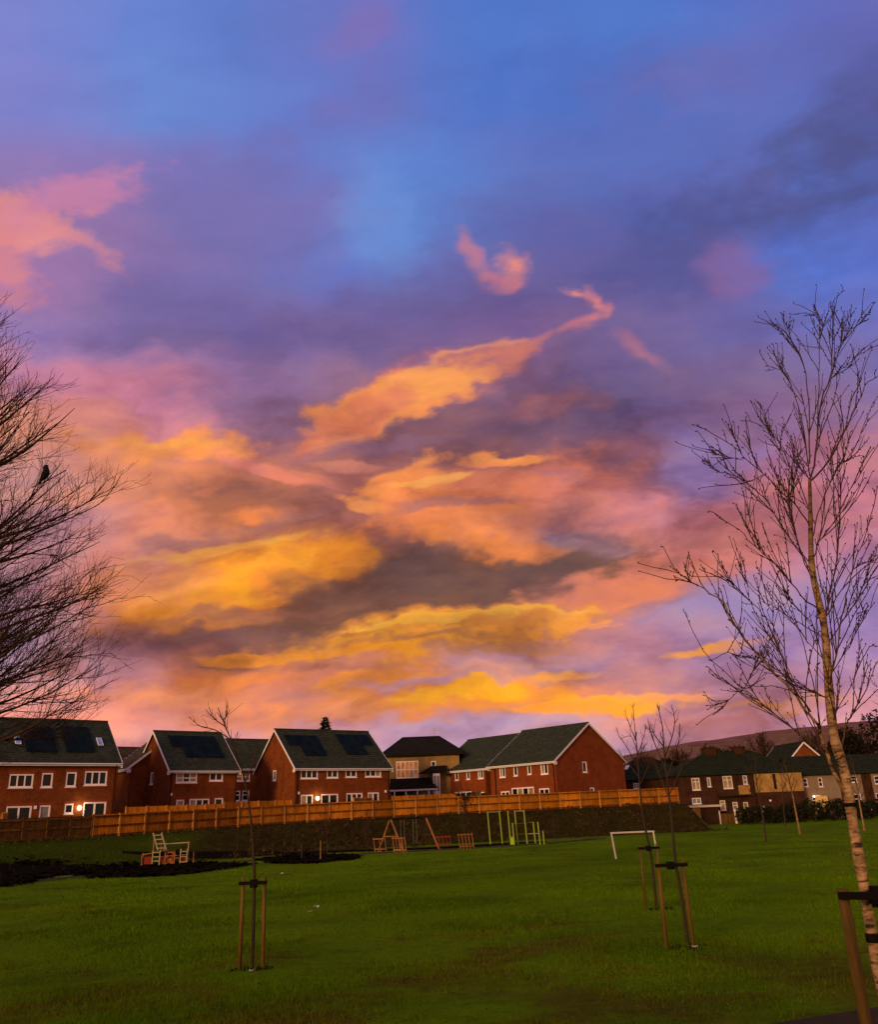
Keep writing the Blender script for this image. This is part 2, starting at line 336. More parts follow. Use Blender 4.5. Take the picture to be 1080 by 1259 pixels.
class MB:
    """collects polygons; build() links them as one mesh object"""
    def __init__(s): s.v = []; s.f = []; s.m = []
    def poly(s, pts, mi=0):
        k = len(s.v); s.v += [tuple(p) for p in pts]; s.f.append(tuple(range(k, k+len(pts)))); s.m.append(mi)
    def box(s, lo, hi, mi=0, mat=None):
        (a, b, c), (d, e, f) = lo, hi
        P = [(a,b,c),(d,b,c),(d,e,c),(a,e,c),(a,b,f),(d,b,f),(d,e,f),(a,e,f)]
        if mat is not None: P = [tuple(mat @ Vector(p)) for p in P]
        k = len(s.v); s.v += P
        for q in ((0,3,2,1),(4,5,6,7),(0,1,5,4),(1,2,6,5),(2,3,7,6),(3,0,4,7)):
            s.f.append(tuple(k+i for i in q)); s.m.append(mi)
    def bar(s, p, q, w, h, mi=0, upv=(0, 0, 1)):
        """rectangular bar from p to q, w wide and h high"""
        p, q = Vector(p), Vector(q); d = (q-p); L = d.length; d.normalize(); upv = Vector(upv)
        if abs(d.dot(upv)) > .98: upv = Vector((0, 1, 0))
        x = d.cross(upv).normalized(); z = x.cross(d)
        M = Matrix((( d.x, x.x, z.x, p.x), (d.y, x.y, z.y, p.y), (d.z, x.z, z.z, p.z), (0, 0, 0, 1)))
        s.box((0, -w/2, -h/2), (L, w/2, h/2), mi, M)
    def tube(s, pts, rad, sides=6, mi=0, cap=True):
        V, F = tubes([np.array(pts, float)], [np.array(rad, float) if np.ndim(rad) else np.full(len(pts), rad)], sides, cap)
        k = len(s.v); s.v += [tuple(p) for p in V]
        for f in F: s.f.append(tuple(k+i for i in f)); s.m.append(mi)
    def build(s, name, mats, parent=None, smooth=False, kind=None, loc=None):
        me = bpy.data.meshes.new(name); me.from_pydata(s.v, [], s.f)
        mats = mats if isinstance(mats, (list, tuple)) else [mats]
        for m in mats: me.materials.append(m)
        if len(mats) > 1: me.polygons.foreach_set('material_index', s.m)
        if smooth: me.polygons.foreach_set('use_smooth', [True]*len(s.f))
        return put(name, me, parent, kind, loc)
def put(name, me, parent=None, kind=None, loc=None, rot=None):
    o = bpy.data.objects.new(name, me); COL.objects.link(o)
    if parent: o.parent = parent
    if kind: o['kind'] = kind
    if loc is not None: o.location = loc
    if rot is not None: o.rotation_euler = rot
    return o

def tubes(paths, radii, sides=4, cap=False):
    """polyline tubes: lists of (n,3) arrays and (n,) radii -> verts, faces (lists of quads)"""
    by = {}
    for p, r in zip(paths, radii): by.setdefault(len(p), []).append((p, r))
    Vs, Fs, off = [], [], 0
    ang = np.arange(sides) * 2*np.pi/sides
    for n, L in by.items():
        Pn = np.stack([a for a, _ in L]); Rn = np.stack([b for _, b in L])
        T = np.empty_like(Pn); T[:, 1:-1] = Pn[:, 2:] - Pn[:, :-2]; T[:, 0] = Pn[:, 1]-Pn[:, 0]; T[:, -1] = Pn[:, -1]-Pn[:, -2]
        T /= np.linalg.norm(T, axis=2, keepdims=True) + 1e-9
        ref = np.where(np.abs(T[:, :1, 2:3]) > .9, np.array([1., 0, 0]), np.array([0, 0, 1.]))
        ref = np.broadcast_to(ref, T.shape)
        X = np.cross(T, ref); X /= np.linalg.norm(X, axis=2, keepdims=True) + 1e-9
        Y = np.cross(T, X)
        V = Pn[:, :, None] + Rn[:, :, None, None] * (X[:, :, None]*np.cos(ang)[:, None] + Y[:, :, None]*np.sin(ang)[:, None])
        m = len(L); V = V.reshape(-1, 3)
        a = np.arange(m)[:, None, None]*n*sides + np.arange(n-1)[None, :, None]*sides
        j = np.arange(sides)[None, None]; j2 = (j+1) % sides
        F = np.stack([a+j, a+j2, a+sides+j2, a+sides+j], -1).reshape(-1, 4) + off
        Fs += F.tolist()
        if cap:
            for i in range(m):
                b = off + i*n*sides
                Fs.append([b+k for k in range(sides-1, -1, -1)]); Fs.append([b+(n-1)*sides+k for k in range(sides)])
        Vs.append(V); off += len(V)
    return (np.concatenate(Vs) if Vs else np.zeros((0, 3))), Fs
def tube_obj(name, paths, radii, mat, parent=None, sides=4, kind=None, cap=False):
    V, F = tubes(paths, radii, sides, cap)
    me = bpy.data.meshes.new(name); me.from_pydata(V.tolist(), [], F); me.materials.append(mat)
    me.polygons.foreach_set('use_smooth', [True]*len(F))
    return put(name, me, parent, kind)
def fast_mesh(name, V, F, mat, smooth=False):
    """numpy arrays (n,3) and (m,k) -> mesh"""
    me = bpy.data.meshes.new(name); k = F.shape[1]
    me.vertices.add(len(V)); me.vertices.foreach_set('co', V.astype(np.float32).ravel())
    me.loops.add(F.size); me.loops.foreach_set('vertex_index', F.astype(np.int32).ravel())
    me.polygons.add(len(F)); me.polygons.foreach_set('loop_start', np.arange(0, F.size, k, dtype=np.int32))
    me.update(calc_edges=True); me.materials.append(mat)
    if smooth: me.polygons.foreach_set('use_smooth', np.ones(len(F), dtype=bool))
    return me

# ------------------------------------------------------------------ materials
def new_mat(name):
    m = bpy.data.materials.new(name); m.use_nodes = True; t = m.node_tree; t.nodes.clear(); N = NT(t)
    b = N.n('ShaderNodeBsdfPrincipled'); o = N.n('ShaderNodeOutputMaterial'); t.links.new(b.outputs[0], o.inputs[0])
    return m, N, b
def bump(N, b, h, strength=.4, dist=.02):
    n = N.n('ShaderNodeBump'); n.inputs['Strength'].default_value = strength; n.inputs['Distance'].default_value = dist
    N.put(n.inputs['Height'], h); N.t.links.new(n.outputs[0], b.inputs['Normal'])
def scaled(c, k): return tuple(min(1, x*k) for x in c)
def mottled(name, c, amount=.3, scale=6.0, rough=.8, bmp=0.0, spec=.08, metal=0.0, world_pos=False, obj_var=0.0, c2=None):
    """plain stuff whose colour wanders a little"""
    m, N, b = new_mat(name)
    tc = N.n('ShaderNodeTexCoord').outputs['Object'] if not world_pos else N.n('ShaderNodeNewGeometry').outputs['Position']
    f = N.noise(tc, scale, 5, .6)
    col = N.ramp(f, [(.25, scaled(c, 1-amount)), (.55, c), (.8, c2 or scaled(c, 1+amount))])
    if obj_var:
        rnd = N.n('ShaderNodeObjectInfo').outputs['Random']
        col = N.mix(1.0, col, N.ramp(rnd, [(0, (1-obj_var,)*3), (1, (1+obj_var*.6, 1+obj_var*.5, 1+obj_var*.4))]), 'MULTIPLY')
    N.put(b.inputs['Base Color'], col); N.put(b.inputs['Roughness'], N.mr(f, .2, .8, rough-.08, rough+.08))
    b.inputs['Specular IOR Level'].default_value = spec; b.inputs['Metallic'].default_value = metal
    if bmp: bump(N, b, N.noise(tc, scale*6, 4, .6), .5, bmp)
    return m
def brick_mat(name, c1, c2, mortar, soot=.25):
    m, N, b = new_mat(name)
    tc = N.n('ShaderNodeTexCoord').outputs['Object']
    x, y, z = N.sep(tc)
    nrm = N.n('ShaderNodeTexCoord').outputs['Normal']; nx, ny, nz = N.sep(nrm)
    u = N.mix(N.m('GREATER_THAN', N.m('ABSOLUTE', nx), .7), N.comb(x, z), N.comb(y, z))
    br = N.n('ShaderNodeTexBrick', offset=.5)
    N.put(br.inputs['Vector'], u)
    for k, v in (('Color1', c1), ('Color2', c2), ('Mortar', mortar)): br.inputs[k].default_value = (*v, 1)
    br.inputs['Scale'].default_value = 1.0; br.inputs['Mortar Size'].default_value = .006
    br.inputs['Brick Width'].default_value = .225; br.inputs['Row Height'].default_value = .075
    f = N.noise(tc, .9, 6, .65); f2 = N.noise(tc, 5.5, 4, .6)
    col = N.mix(1.0, br.outputs['Color'], N.ramp(f, [(.32, (1-soot*1.5,)*3), (.52, (1, 1, 1)), (.7, (1.22, 1.16, 1.1))]), 'MULTIPLY')
    col = N.mix(1.0, col, N.ramp(f2, [(.3, (.78, .76, .76)), (.7, (1.16, 1.14, 1.1))]), 'MULTIPLY')
    N.put(b.inputs['Base Color'], col); b.inputs['Roughness'].default_value = .95; b.inputs['Specular IOR Level'].default_value = .05
    bump(N, b, br.outputs['Fac'], -.4, .01)
    return m
def roof_mat(name, c, w=.3):
    m, N, b = new_mat(name)
    tc = N.n('ShaderNodeTexCoord').outputs['Object']
    br = N.n('ShaderNodeTexBrick', offset=.5)
    N.put(br.inputs['Vector'], N.comb(N.sep(tc)[0], N.sep(tc)[2]))
    for k, v in (('Color1', scaled(c, .8)), ('Color2', scaled(c, 1.25)), ('Mortar', scaled(c, .35))): br.inputs[k].default_value = (*v, 1)
    br.inputs['Scale'].default_value = 1.0; br.inputs['Mortar Size'].default_value = .012
    br.inputs['Brick Width'].default_value = w; br.inputs['Row Height'].default_value = .2
    f = N.noise(tc, 1.1, 6, .65)
    col = N.mix(1.0, br.outputs['Color'], N.ramp(f, [(.3, (.7, .72, .7)), (.6, (1, 1, 1)), (.8, (1.25, 1.3, 1.2))]), 'MULTIPLY')
    N.put(b.inputs['Base Color'], col); b.inputs['Roughness'].default_value = .85; b.inputs['Specular IOR Level'].default_value = .10
    return m
def wood_mat(name, c, grey=.0, var=.2, streak=.5):
    m, N, b = new_mat(name)
    tc = N.n('ShaderNodeTexCoord').outputs['Object']
    f = N.noise(N.mapping(tc, scale=(14, 14, 1.2)), 1.0, 5, .6)
    g = N.noise(N.mapping(tc, scale=(2.6, 2.6, .8)), 1.0, 4, .65)
    col = N.ramp(f, [(.25, scaled(c, 1-streak)), (.5, c), (.8, scaled(c, 1.3))])
    col = N.mix(1.0, col, N.ramp(g, [(.3, (.42, .38, .34)), (.5, (.9, .9, .9)), (.7, (1.2, 1.2, 1.2))]), 'MULTIPLY')
    rnd = N.n('ShaderNodeObjectInfo').outputs['Random']
    col = N.mix(1.0, col, N.ramp(rnd, [(0, (1-var, 1-var, 1-var*.8)), (1, (1+var*.6,)*3)]), 'MULTIPLY')
    if grey: col = N.mix(N.mr(g, .35, .7, 0, grey), col, (.11, .1, .07))
    N.put(b.inputs['Base Color'], col); b.inputs['Roughness'].default_value = .9; b.inputs['Specular IOR Level'].default_value = .05
    bump(N, b, f, .3, .004)
    return m
def glass_mat(name, tint, rough=.06, spec=.5, metal=0.0):
    m, N, b = new_mat(name)
    tc = N.n('ShaderNodeTexCoord').outputs['Object']
    f = N.noise(tc, 1.3, 3, .5)
    N.put(b.inputs['Base Color'], N.ramp(f, [(.35, scaled(tint, .6)), (.65, scaled(tint, 1.3))]))
    b.inputs['Roughness'].default_value = rough; b.inputs['Specular IOR Level'].default_value = spec; b.inputs['Metallic'].default_value = metal
    bump(N, b, N.noise(tc, .8, 2, .5), .05, .02)
    return m
def glow_mat(name, c, s):
    m, N, b = new_mat(name)
    b.inputs['Base Color'].default_value = (*c, 1); b.inputs['Emission Color'].default_value = (*c, 1); b.inputs['Emission Strength'].default_value = s
    return m

def lawn_mat():
    m, N, b = new_mat('lawn_grass')
    pos = N.n('ShaderNodeNewGeometry').outputs['Position']
    big = N.noise(pos, .09, 4, .55); mid = N.noise(pos, .55, 5, .6, .5); fine = N.noise(pos, 5.0, 6, .7); tiny = N.noise(pos, 34.0, 4, .7)
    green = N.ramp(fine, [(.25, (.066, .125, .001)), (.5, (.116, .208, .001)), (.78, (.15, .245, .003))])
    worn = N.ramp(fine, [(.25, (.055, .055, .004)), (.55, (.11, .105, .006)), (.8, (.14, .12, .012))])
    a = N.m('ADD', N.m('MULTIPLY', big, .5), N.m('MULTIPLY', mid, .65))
    near = N.mr(N.sep(pos)[1], 9, 20, .12, 0, smooth=True)          # darkness of the near lawn put into the colour, over some wear
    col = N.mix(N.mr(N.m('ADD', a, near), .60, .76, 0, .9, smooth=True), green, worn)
    mud = N.m('MULTIPLY', N.mr(mid, .62, .74, 0, 1, smooth=True), N.mr(N.sep(pos)[1], 26, 12, .1, .8, smooth=True))  # mud patches, stronger nearby as part of the painted near darkening
    col = N.mix(mud, col, N.ramp(tiny, [(.3, (.016, .012, .006)), (.7, (.045, .034, .016))]))
    col = N.mix(1.0, col, N.ramp(tiny, [(.3, (.62, .62, .6)), (.7, (1.3, 1.28, 1.2))]), 'MULTIPLY')
    bp = N.noise(pos, .22, 5, .6, .4)
    col = N.mix(1.0, col, N.ramp(bp, [(.32, (.62, .68, .7)), (.5, (.98, .98, 1)), (.68, (1.22, 1.14, 1.0))]), 'MULTIPLY')
    # the rough bank below the fence: dead stalks, brambles and leaf litter
    at = N.n('ShaderNodeAttribute', attribute_name='bank').outputs['Fac']
    bn = N.noise(pos, 1.2, 6, .65)
    rough = N.ramp(N.m('ADD', N.m('MULTIPLY', bn, .6), N.m('MULTIPLY', fine, .4)), [(.3, (.008, .006, .002)), (.45, (.032, .021, .004)), (.55, (.036, .036, .003)), (.64, (.075, .048, .010)), (.8, (.10, .066, .016))])
    x = N.sep(pos)[0]
    tend = N.mr(x, -19, -25, 0, 1, smooth=True)                     # mown bank at the left end
    f = N.m('MULTIPLY', N.mr(N.m('ADD', at, N.m('MULTIPLY', N.m('SUBTRACT', mid, .5), 1.6)), .35, .65, smooth=True), N.m('SUBTRACT', 1.0, N.m('MULTIPLY', tend, .8)))
    col = N.mix(N.m('MULTIPLY', N.m('MULTIPLY', at, tend), .8, clamp=True), col, N.ramp(fine, [(.3, (.014, .024, .001)), (.7, (.04, .064, .002))]))      # darker green over the bank at this end
    col = N.mix(f, col, rough)
    N.put(b.inputs['Base Color'], col); b.inputs['Roughness'].default_value = 1; b.inputs['Specular IOR Level'].default_value = .02
    bump(N, b, N.m('ADD', fine, N.m('MULTIPLY', tiny, .5)), .8, .06)
    return m
def blade_mat():
    m, N, b = new_mat('grass_blades')
    pos = N.n('ShaderNodeNewGeometry').outputs['Position']
    mid = N.noise(pos, .55, 5, .6, .5); fine = N.noise(pos, 9.0, 4, .7); big = N.noise(pos, .09, 4, .55)
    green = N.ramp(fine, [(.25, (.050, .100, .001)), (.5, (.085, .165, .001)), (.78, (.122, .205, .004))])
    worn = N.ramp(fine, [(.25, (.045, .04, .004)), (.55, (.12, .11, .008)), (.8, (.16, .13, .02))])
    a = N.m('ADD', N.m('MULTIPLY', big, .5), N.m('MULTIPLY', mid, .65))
    near = N.mr(N.sep(pos)[1], 9, 20, .12, 0, smooth=True)          # near blades browned as well, standing in for shade there
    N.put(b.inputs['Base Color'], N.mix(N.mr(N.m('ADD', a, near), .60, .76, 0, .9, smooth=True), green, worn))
    bp = N.noise(pos, .22, 5, .6, .4); cc = b.inputs['Base Color'].links[0].from_socket
    N.put(b.inputs['Base Color'], N.mix(1.0, cc, N.ramp(bp, [(.32, (.62, .68, .7)), (.5, (.98, .98, 1)), (.68, (1.22, 1.14, 1.0))]), 'MULTIPLY'))
    b.inputs['Roughness'].default_value = .9; b.inputs['Specular IOR Level'].default_value = .03
    return m
def birch_mat():
    m, N, b = new_mat('birch_bark')
    tc = N.n('ShaderNodeTexCoord').outputs['Object']
    band = N.noise(N.mapping(tc, scale=(9, 9, 34)), 1.0, 5, .65, .6)
    big = N.noise(N.mapping(tc, scale=(6, 6, 5)), 1.0, 4, .6)
    col = N.ramp(band, [(.38, (.025, .016, .008)), (.45, (.20, .115, .05)), (.56, (.42, .26, .13)), (.8, (.60, .43, .28))])
    hi = N.mr(N.sep(tc)[2], 2.2, 4.0, smooth=True)
    col = N.mix(hi, col, N.ramp(band, [(.3, (.03, .018, .01)), (.7, (.13, .075, .04))]))
    col = N.mix(1.0, col, N.ramp(big, [(.3, (.6, .56, .5)), (.6, (1, 1, 1))]), 'MULTIPLY')
    N.put(b.inputs['Base Color'], col); b.inputs['Roughness'].default_value = .7; b.inputs['Specular IOR Level'].default_value = .25
    bump(N, b, band, .5, .006)
    return m
def hill_mat():
    m, N, b = new_mat('moorland')
    pos = N.n('ShaderNodeNewGeometry').outputs['Position']
    f = N.noise(N.mapping(pos, scale=(1, 1, 2)), .006, 6, .6, .8); g = N.noise(pos, .03, 5, .65)
    col = N.ramp(f, [(.32, (.15, .07, .05)), (.5, (.28, .14, .10)), (.6, (.21, .13, .07)), (.72, (.34, .175, .125))])
    col = N.mix(1.0, col, N.ramp(g, [(.3, (.6, .6, .62)), (.7, (1.2, 1.2, 1.2))]), 'MULTIPLY')
    N.put(b.inputs['Base Color'], col); b.inputs['Roughness'].default_value = 1.0; b.inputs['Specular IOR Level'].default_value = 0
    return m

M = dict(
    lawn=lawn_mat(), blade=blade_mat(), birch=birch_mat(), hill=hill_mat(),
    brick=brick_mat('red_brick', (.235, .056, .011), (.17, .038, .008), (.15, .085, .04)),
    brick_red=brick_mat('bright_red_brick', (.275, .055, .012), (.20, .04, .009), (.16, .085, .04), .15),
    brick_dark=brick_mat('sooty_brick', (.065, .022, .010), (.045, .016, .008), (.06, .05, .04), .35),
    brick_buff=brick_mat('buff_brick', (.34, .21, .07), (.27, .16, .055), (.25, .2, .13), .2),
    sillbrick=mottled('red_sill_brick', (.30, .055, .028), .3, 9),
    render_cream=mottled('cream_render', (.38, .22, .07), .25, 1.2, .9, .004, c2=(.58, .36, .14)),
    render_white=mottled('off_white_render', (.25, .18, .13), .22, 1.0, .9, .004),
    tile=roof_mat('grey_green_tiles', (.043, .053, .032)), tile_b=roof_mat('dark_grey_tiles', (.046, .056, .029)),
    slate=roof_mat('old_slates', (.021, .027, .010), .25), tile_brown=roof_mat('brown_tiles', (.07, .048, .028)),
    tile_black=roof_mat('black_tiles', (.018, .014, .006)),
    upvc=mottled('white_plastic', (.94, .89, .93), .06, 3, .4, spec=.4), white=mottled('white_paint', (.82, .76, .78), .12, 4, .55),
    glass=glass_mat('window_glass', (.008, .008, .008), .05, spec=.3), blind=glass_mat('glass_over_cream_blind', (.34, .24, .13), .15),
    grey_blind=glass_mat('glass_over_net_curtain', (.22, .21, .22), .12),
    reflection_tint_glass=glass_mat('orange_reflection_tint', (.80, .38, .09), .15, metal=.3),  # orange sky reflection painted into the tint of these panes
    roof_glass=glass_mat('skylight_glass', (.55, .58, .72), .08, metal=.8),
    solar=glass_mat('solar_cells', (.005, .010, .009), .4, spec=.03), solar_frame=mottled('black_metal', (.012, .014, .014), .2, 5, .45),
    pipe=mottled('black_pipe', (.010, .008, .007), .2, 4, .5),
    fence=wood_mat('orange_fence_wood', (.50, .185, .016), var=.42, streak=.5), fence_old=wood_mat('old_fence_wood', (.19, .095, .016), .15, .35),
    post_new=wood_mat('fence_post_wood', (.60, .29, .07), var=.35), rail=wood_mat('shadow_dark_rail_wood', (.15, .05, .008), var=.2),  # rails coloured dark to draw the shadow line under them
    stake=wood_mat('stake_wood', (.165, .090, .018), .25, .25, .7), stake_pale=wood_mat('pale_stake_wood', (.27, .19, .05), .2, .2, .7),
    rubber=mottled('black_rubber', (.008, .006, .005), .3, 8, .8, spec=.06),
    bark=mottled('dark_bark', (.055, .036, .026), .4, 18, .9, .004), twig=mottled('twig_bark', (.065, .036, .026), .35, 12, .85),
    twig_red=mottled('reddish_twig', (.11, .050, .026), .35, 12, .85), sap_bark=mottled('sapling_bark', (.045, .033, .022), .4, 25, .85, .003),
    mulch=mottled('bark_mulch', (.008, .006, .003), .6, 3.5, 1.0, .05, spec=.02, world_pos=True, c2=(.022, .015, .007)),
    tarmac=mottled('tarmac', (.055, .040, .018), .35, 2.2, 1.0, .01, spec=.05, world_pos=True), soil=mottled('dug_soil', (.020, .013, .006), .6, 9, 1.0, .04, spec=.05, world_pos=True),
    play_wood=wood_mat('play_frame_wood', (.34, .15, .06), .05, .15), play_pale=mottled('pale_play_metal', (.36, .31, .18), .15, 6, .45),
    play_red=mottled('red_play_panel', (.26, .035, .014), .2, 5, .5), play_orange=mottled('orange_play_panel', (.42, .14, .035), .2, 5, .5),
    play_green=mottled('lime_green_metal', (.27, .36, .045), .12, 6, .4), play_lime=mottled('lime_panel', (.34, .58, .03), .1, 6, .4),
    goal=mottled('goal_white_paint', (.78, .70, .58), .15, 7, .5), steel=mottled('galvanised_steel', (.35, .34, .32), .15, 6, .4, metal=.6),
    bramble=mottled('bramble_stems', (.060, .036, .014), .5, 2.0, .9, world_pos=True, c2=(.12, .075, .028)),
    leaf=mottled('evergreen_leaf', (.028, .042, .010), .5, 3.0, .8, world_pos=True), hedge=mottled('hedge_leaf', (.017, .020, .008), .5, 2.5, .85, world_pos=True),
    growth=mottled('dark_winter_growth', (.018, .014, .007), .5, 1.5, .95, world_pos=True, c2=(.036, .026, .014)),
    conifer=mottled('conifer_needles', (.012, .022, .010), .4, 4, .85), bird=mottled('dark_feathers', (.018, .016, .018), .4, 20, .7),
    yellow=mottled('yellow_paint', (.46, .25, .015), .12, 3, .4, spec=.5), car=mottled('dark_car_paint', (.018, .018, .022), .1, 3, .25, spec=.6),
    tyre=mottled('tyre_rubber', (.012, .012, .012), .2, 12, .8), litter=mottled('paper', (.5, .5, .47), .1, 10, .8),
    door=wood_mat('orange_door_wood', (.50, .24, .06)), shed_roof=mottled('pale_felt', (.55, .48, .42), .2, 3, .8),
    lamp=glow_mat('wall_lamp_glow', (1.0, .80, .50), 16.0), porch=glow_mat('porch_lamp_glow', (1.0, .93, .85), 4.0),
    tail=glow_mat('tail_lamp_glow', (1.0, .03, .04), 3.0), headlamp=glow_mat('headlamp_glow', (1, .95, .85), 2.0),
)

# ------------------------------------------------------------------ ground

# height of the land: a lawn falling gently away, and a bank up to the fence line
FENCE=np.array([(-44,47,.55),(-36,58,.70),(-31.8,64,.79),(-27.74,70,.86),(-23.8,75,1.0),(-18.5,81,1.18),(-11.85,85.5,1.34),(-5.94,89,1.46),(7.24,94,1.6),(16.1,96.5,1.68),(24.87,98.5,1.73)])
BANK=9.0
def sstep(a,b,x):
    t=np.clip((x-a)/(b-a),0,1); return t*t*(3-2*t)
def ground(x,y):
    """height of the ground, and how much it belongs to the rough bank below the fence"""
    x=np.asarray(x,float);y=np.asarray(y,float)
    base=np.interp(y,[0,4,12,40,60,100,130,220,500,3000],[0,-.05,-.35,-.85,-1.0,-.85,-.3,1.5,5,40])
    best=np.full(x.shape,1e9);s=np.zeros(x.shape);pz=np.zeros(x.shape);end=np.zeros(x.shape)
    n=len(FENCE)-1
    for i in range(n):
        a=FENCE[i];b=FENCE[i+1];d=b[:2]-a[:2];L=np.hypot(*d);d=d/L
        t=(x-a[0])*d[0]+(y-a[1])*d[1];c=-(x-a[0])*d[1]+(y-a[1])*d[0]
        lo=-1e9 if i==0 else 0;hi=1e9 if i==n-1 else L
        tc=np.clip(t,lo,hi);dist=np.hypot(t-tc,c)
        m=dist<best-1e-9
        best=np.where(m,dist,best);s=np.where(m,np.where(c>=0,dist,-dist),s)
        pz=np.where(m,a[2]+(b[2]-a[2])*np.clip(tc/L,0,1),pz)
        if i==n-1: end=np.where(m,np.maximum(0,t-L),end)
    end=np.maximum(end,np.where(s<1.5,x-25.0,0))
    k=sstep(-BANK,-.4,s)*(1-sstep(0.2,2.2,end))*(1-sstep(60,140,s))
    z=base+(pz-base)*k
    bank=sstep(-BANK-1.5,-BANK+1.5,s)*(1-sstep(.3,1.6,end))
    return z,bank

def gz(x, y): return float(ground(np.array([x]), np.array([y]))[0][0])

def build_ground():
    rr = np.concatenate([[0.3], np.geomspace(1.0, 40, 70), np.linspace(40.5, 125, 130), np.geomspace(130, 6000, 44)])
    az = np.concatenate([np.linspace(-42, 42, 281), np.linspace(45, 315, 91)]) * math.pi/180
    A, Rr = np.meshgrid(az, rr); X = Rr*np.sin(A); Y = Rr*np.cos(A)
    Z, B = ground(X, Y)
    Z = Z + .012*np.sin(X*1.3+Y*.4) * np.cos(Y*.9-X*.3) * (Rr < 60)
    n, m = X.shape
    V = np.stack([X, Y, Z], -1).reshape(-1, 3)
    i = np.arange(n-1)[:, None]*m; j = np.arange(m)[None]; j2 = (j+1) % m
    F = np.stack([i+j, i+j2, i+m+j2, i+m+j], -1).reshape(-1, 4)[:, ::-1]
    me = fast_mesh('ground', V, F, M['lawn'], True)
    at = me.attributes.new('bank', 'FLOAT', 'POINT'); at.data.foreach_set('value', B.astype(np.float32).ravel())
    # close the small hole under the camera
    put('ground', me, kind='structure')
build_ground()

def patch(name, pts, mat, off=.02, rough=.35, seed=0, rings=10):
    """an uneven patch lying on the ground inside a polygon (x, y)"""
    r = np.random.default_rng(seed); P = np.array(pts, float); Q = []
    for a, b in zip(P, np.roll(P, -1, 0)):
        k = max(2, int(np.hypot(*(b-a))/.8))
        for t in np.arange(k)/k: Q.append(a + (b-a)*t)
    Q = np.array(Q)
    for _ in range(2): Q = .5*Q + .25*(np.roll(Q, 1, 0)+np.roll(Q, -1, 0))
    j = r.normal(0, rough, Q.shape); j = .6*j+.5*(np.roll(j, 1, 0)+np.roll(j, -1, 0)); Q = Q + j*.9
    c = Q.mean(0); V = []; F = []; m = len(Q)
    for k in range(rings, 0, -1):
        q = c + (Q-c)*(k/rings); z = ground(q[:, 0], q[:, 1])[0]
        edge = -.03 if k == rings else off + r.uniform(0, .03, m)
        V.append(np.column_stack([q, z+edge]))
    V.append(np.array([[c[0], c[1], gz(*c)+off]])); V = np.concatenate(V)
    for k in range(rings-1):
        for i in range(m):
            F.append((k*m+i, k*m+(i+1) % m, (k+1)*m+(i+1) % m, (k+1)*m+i))
    for i in range(m): F.append(((rings-1)*m+i, (rings-1)*m+(i+1) % m, rings*m))
    me = bpy.data.meshes.new(name); me.from_pydata(V.tolist(), [], F); me.materials.append(mat)
    return put(name, me, kind='structure')
def strip(name, line, width, mat, off=.035, sub=10, seed=0, taper=False):
    r = np.random.default_rng(seed); P = np.array(line, float); Q = []
    for a, b in zip(P[:-1], P[1:]):
        k = max(2, int(np.hypot(*(b-a))/.9))
        for t in np.arange(k)/k: Q.append(a+(b-a)*t)
    Q.append(P[-1]); Q = np.array(Q)
    for _ in range(4): Q[1:-1] = .5*Q[1:-1] + .25*(Q[:-2]+Q[2:])
    T = np.gradient(Q, axis=0); T /= np.linalg.norm(T, axis=1, keepdims=True); Nn = np.column_stack([-T[:, 1], T[:, 0]])
    V = []; k = 7; F = []
    for i in range(len(Q)):
        for j in range(k):
            w = width*(min(1, .06+min(i, len(Q)-1-i)/7) if taper else 1)*(j/(k-1)-.5) + (r.normal(0, .05) if j in (0, k-1) else 0)
            p = Q[i]+Nn[i]*w; V.append((p[0], p[1], gz(*p)+(off if 0 < j < k-1 else -.03)))
    for i in range(len(Q)-1):
        for j in range(k-1): F.append((i*k+j, i*k+j+1, (i+1)*k+j+1, (i+1)*k+j))
    me = bpy.data.meshes.new(name); me.from_pydata(V, [], F); me.materials.append(mat)
    return put(name, me, kind='structure')

strip('path', [(-34, 42), (-27, 43.5), (-23.5, 45.6), (-21.8, 48.5), (-20.3, 53), (-18.2, 60.5), (-13.2, 65.6), (-8.2, 67.7), (-4, 69.4), (.9, 71.0), (5.3, 72.9), (9.5, 76.2), (13, 81)], 2.2, M['tarmac'], .03)
patch('play_surface', [(-34, 52), (-31, 56.6), (-29, 58.9), (-26.8, 61), (-25.2, 62.4), (-23.6, 60.6), (-22.6, 56.4), (-23.2, 52), (-22.4, 48.4), (-21.2, 44.8), (-22.3, 42.2), (-28, 41), (-34, 41.5)], M['mulch'], .08, .35, 1)
patch('play_surface', [(-24, 61), (-22.4, 64), (-20.4, 65.2), (-17.9, 63.6), (-14.9, 60.4), (-13.0, 57.2), (-13.4, 52), (-16.0, 48.2), (-19.4, 50.4), (-22.4, 55.5)], M['mulch'], .07, .3, 2)
patch('play_surface', [(-13.2, 66.6), (-10.7, 69.2), (-7.4, 65.4), (-6.6, 60.6), (-8.6, 57.0), (-11.2, 58.9)], M['mulch'], .08, .3, 3)
strip('soil_strip', [(-24, 66.5), (-20.2, 68.8), (-16.4, 71.6), (-14.2, 73.5), (-10.4, 74), (-5.5, 73.2), (-.7, 73), (3, 75), (8, 77.2)], 2.6, M['mulch'], .10, seed=5, taper=True)
strip('path', [(-2, 5.6), (1.6, 7.35), (3.2, 8.1), (4.6, 8.75), (8, 10.3), (14, 13)], 2.0, M['tarmac'], .02, seed=6)

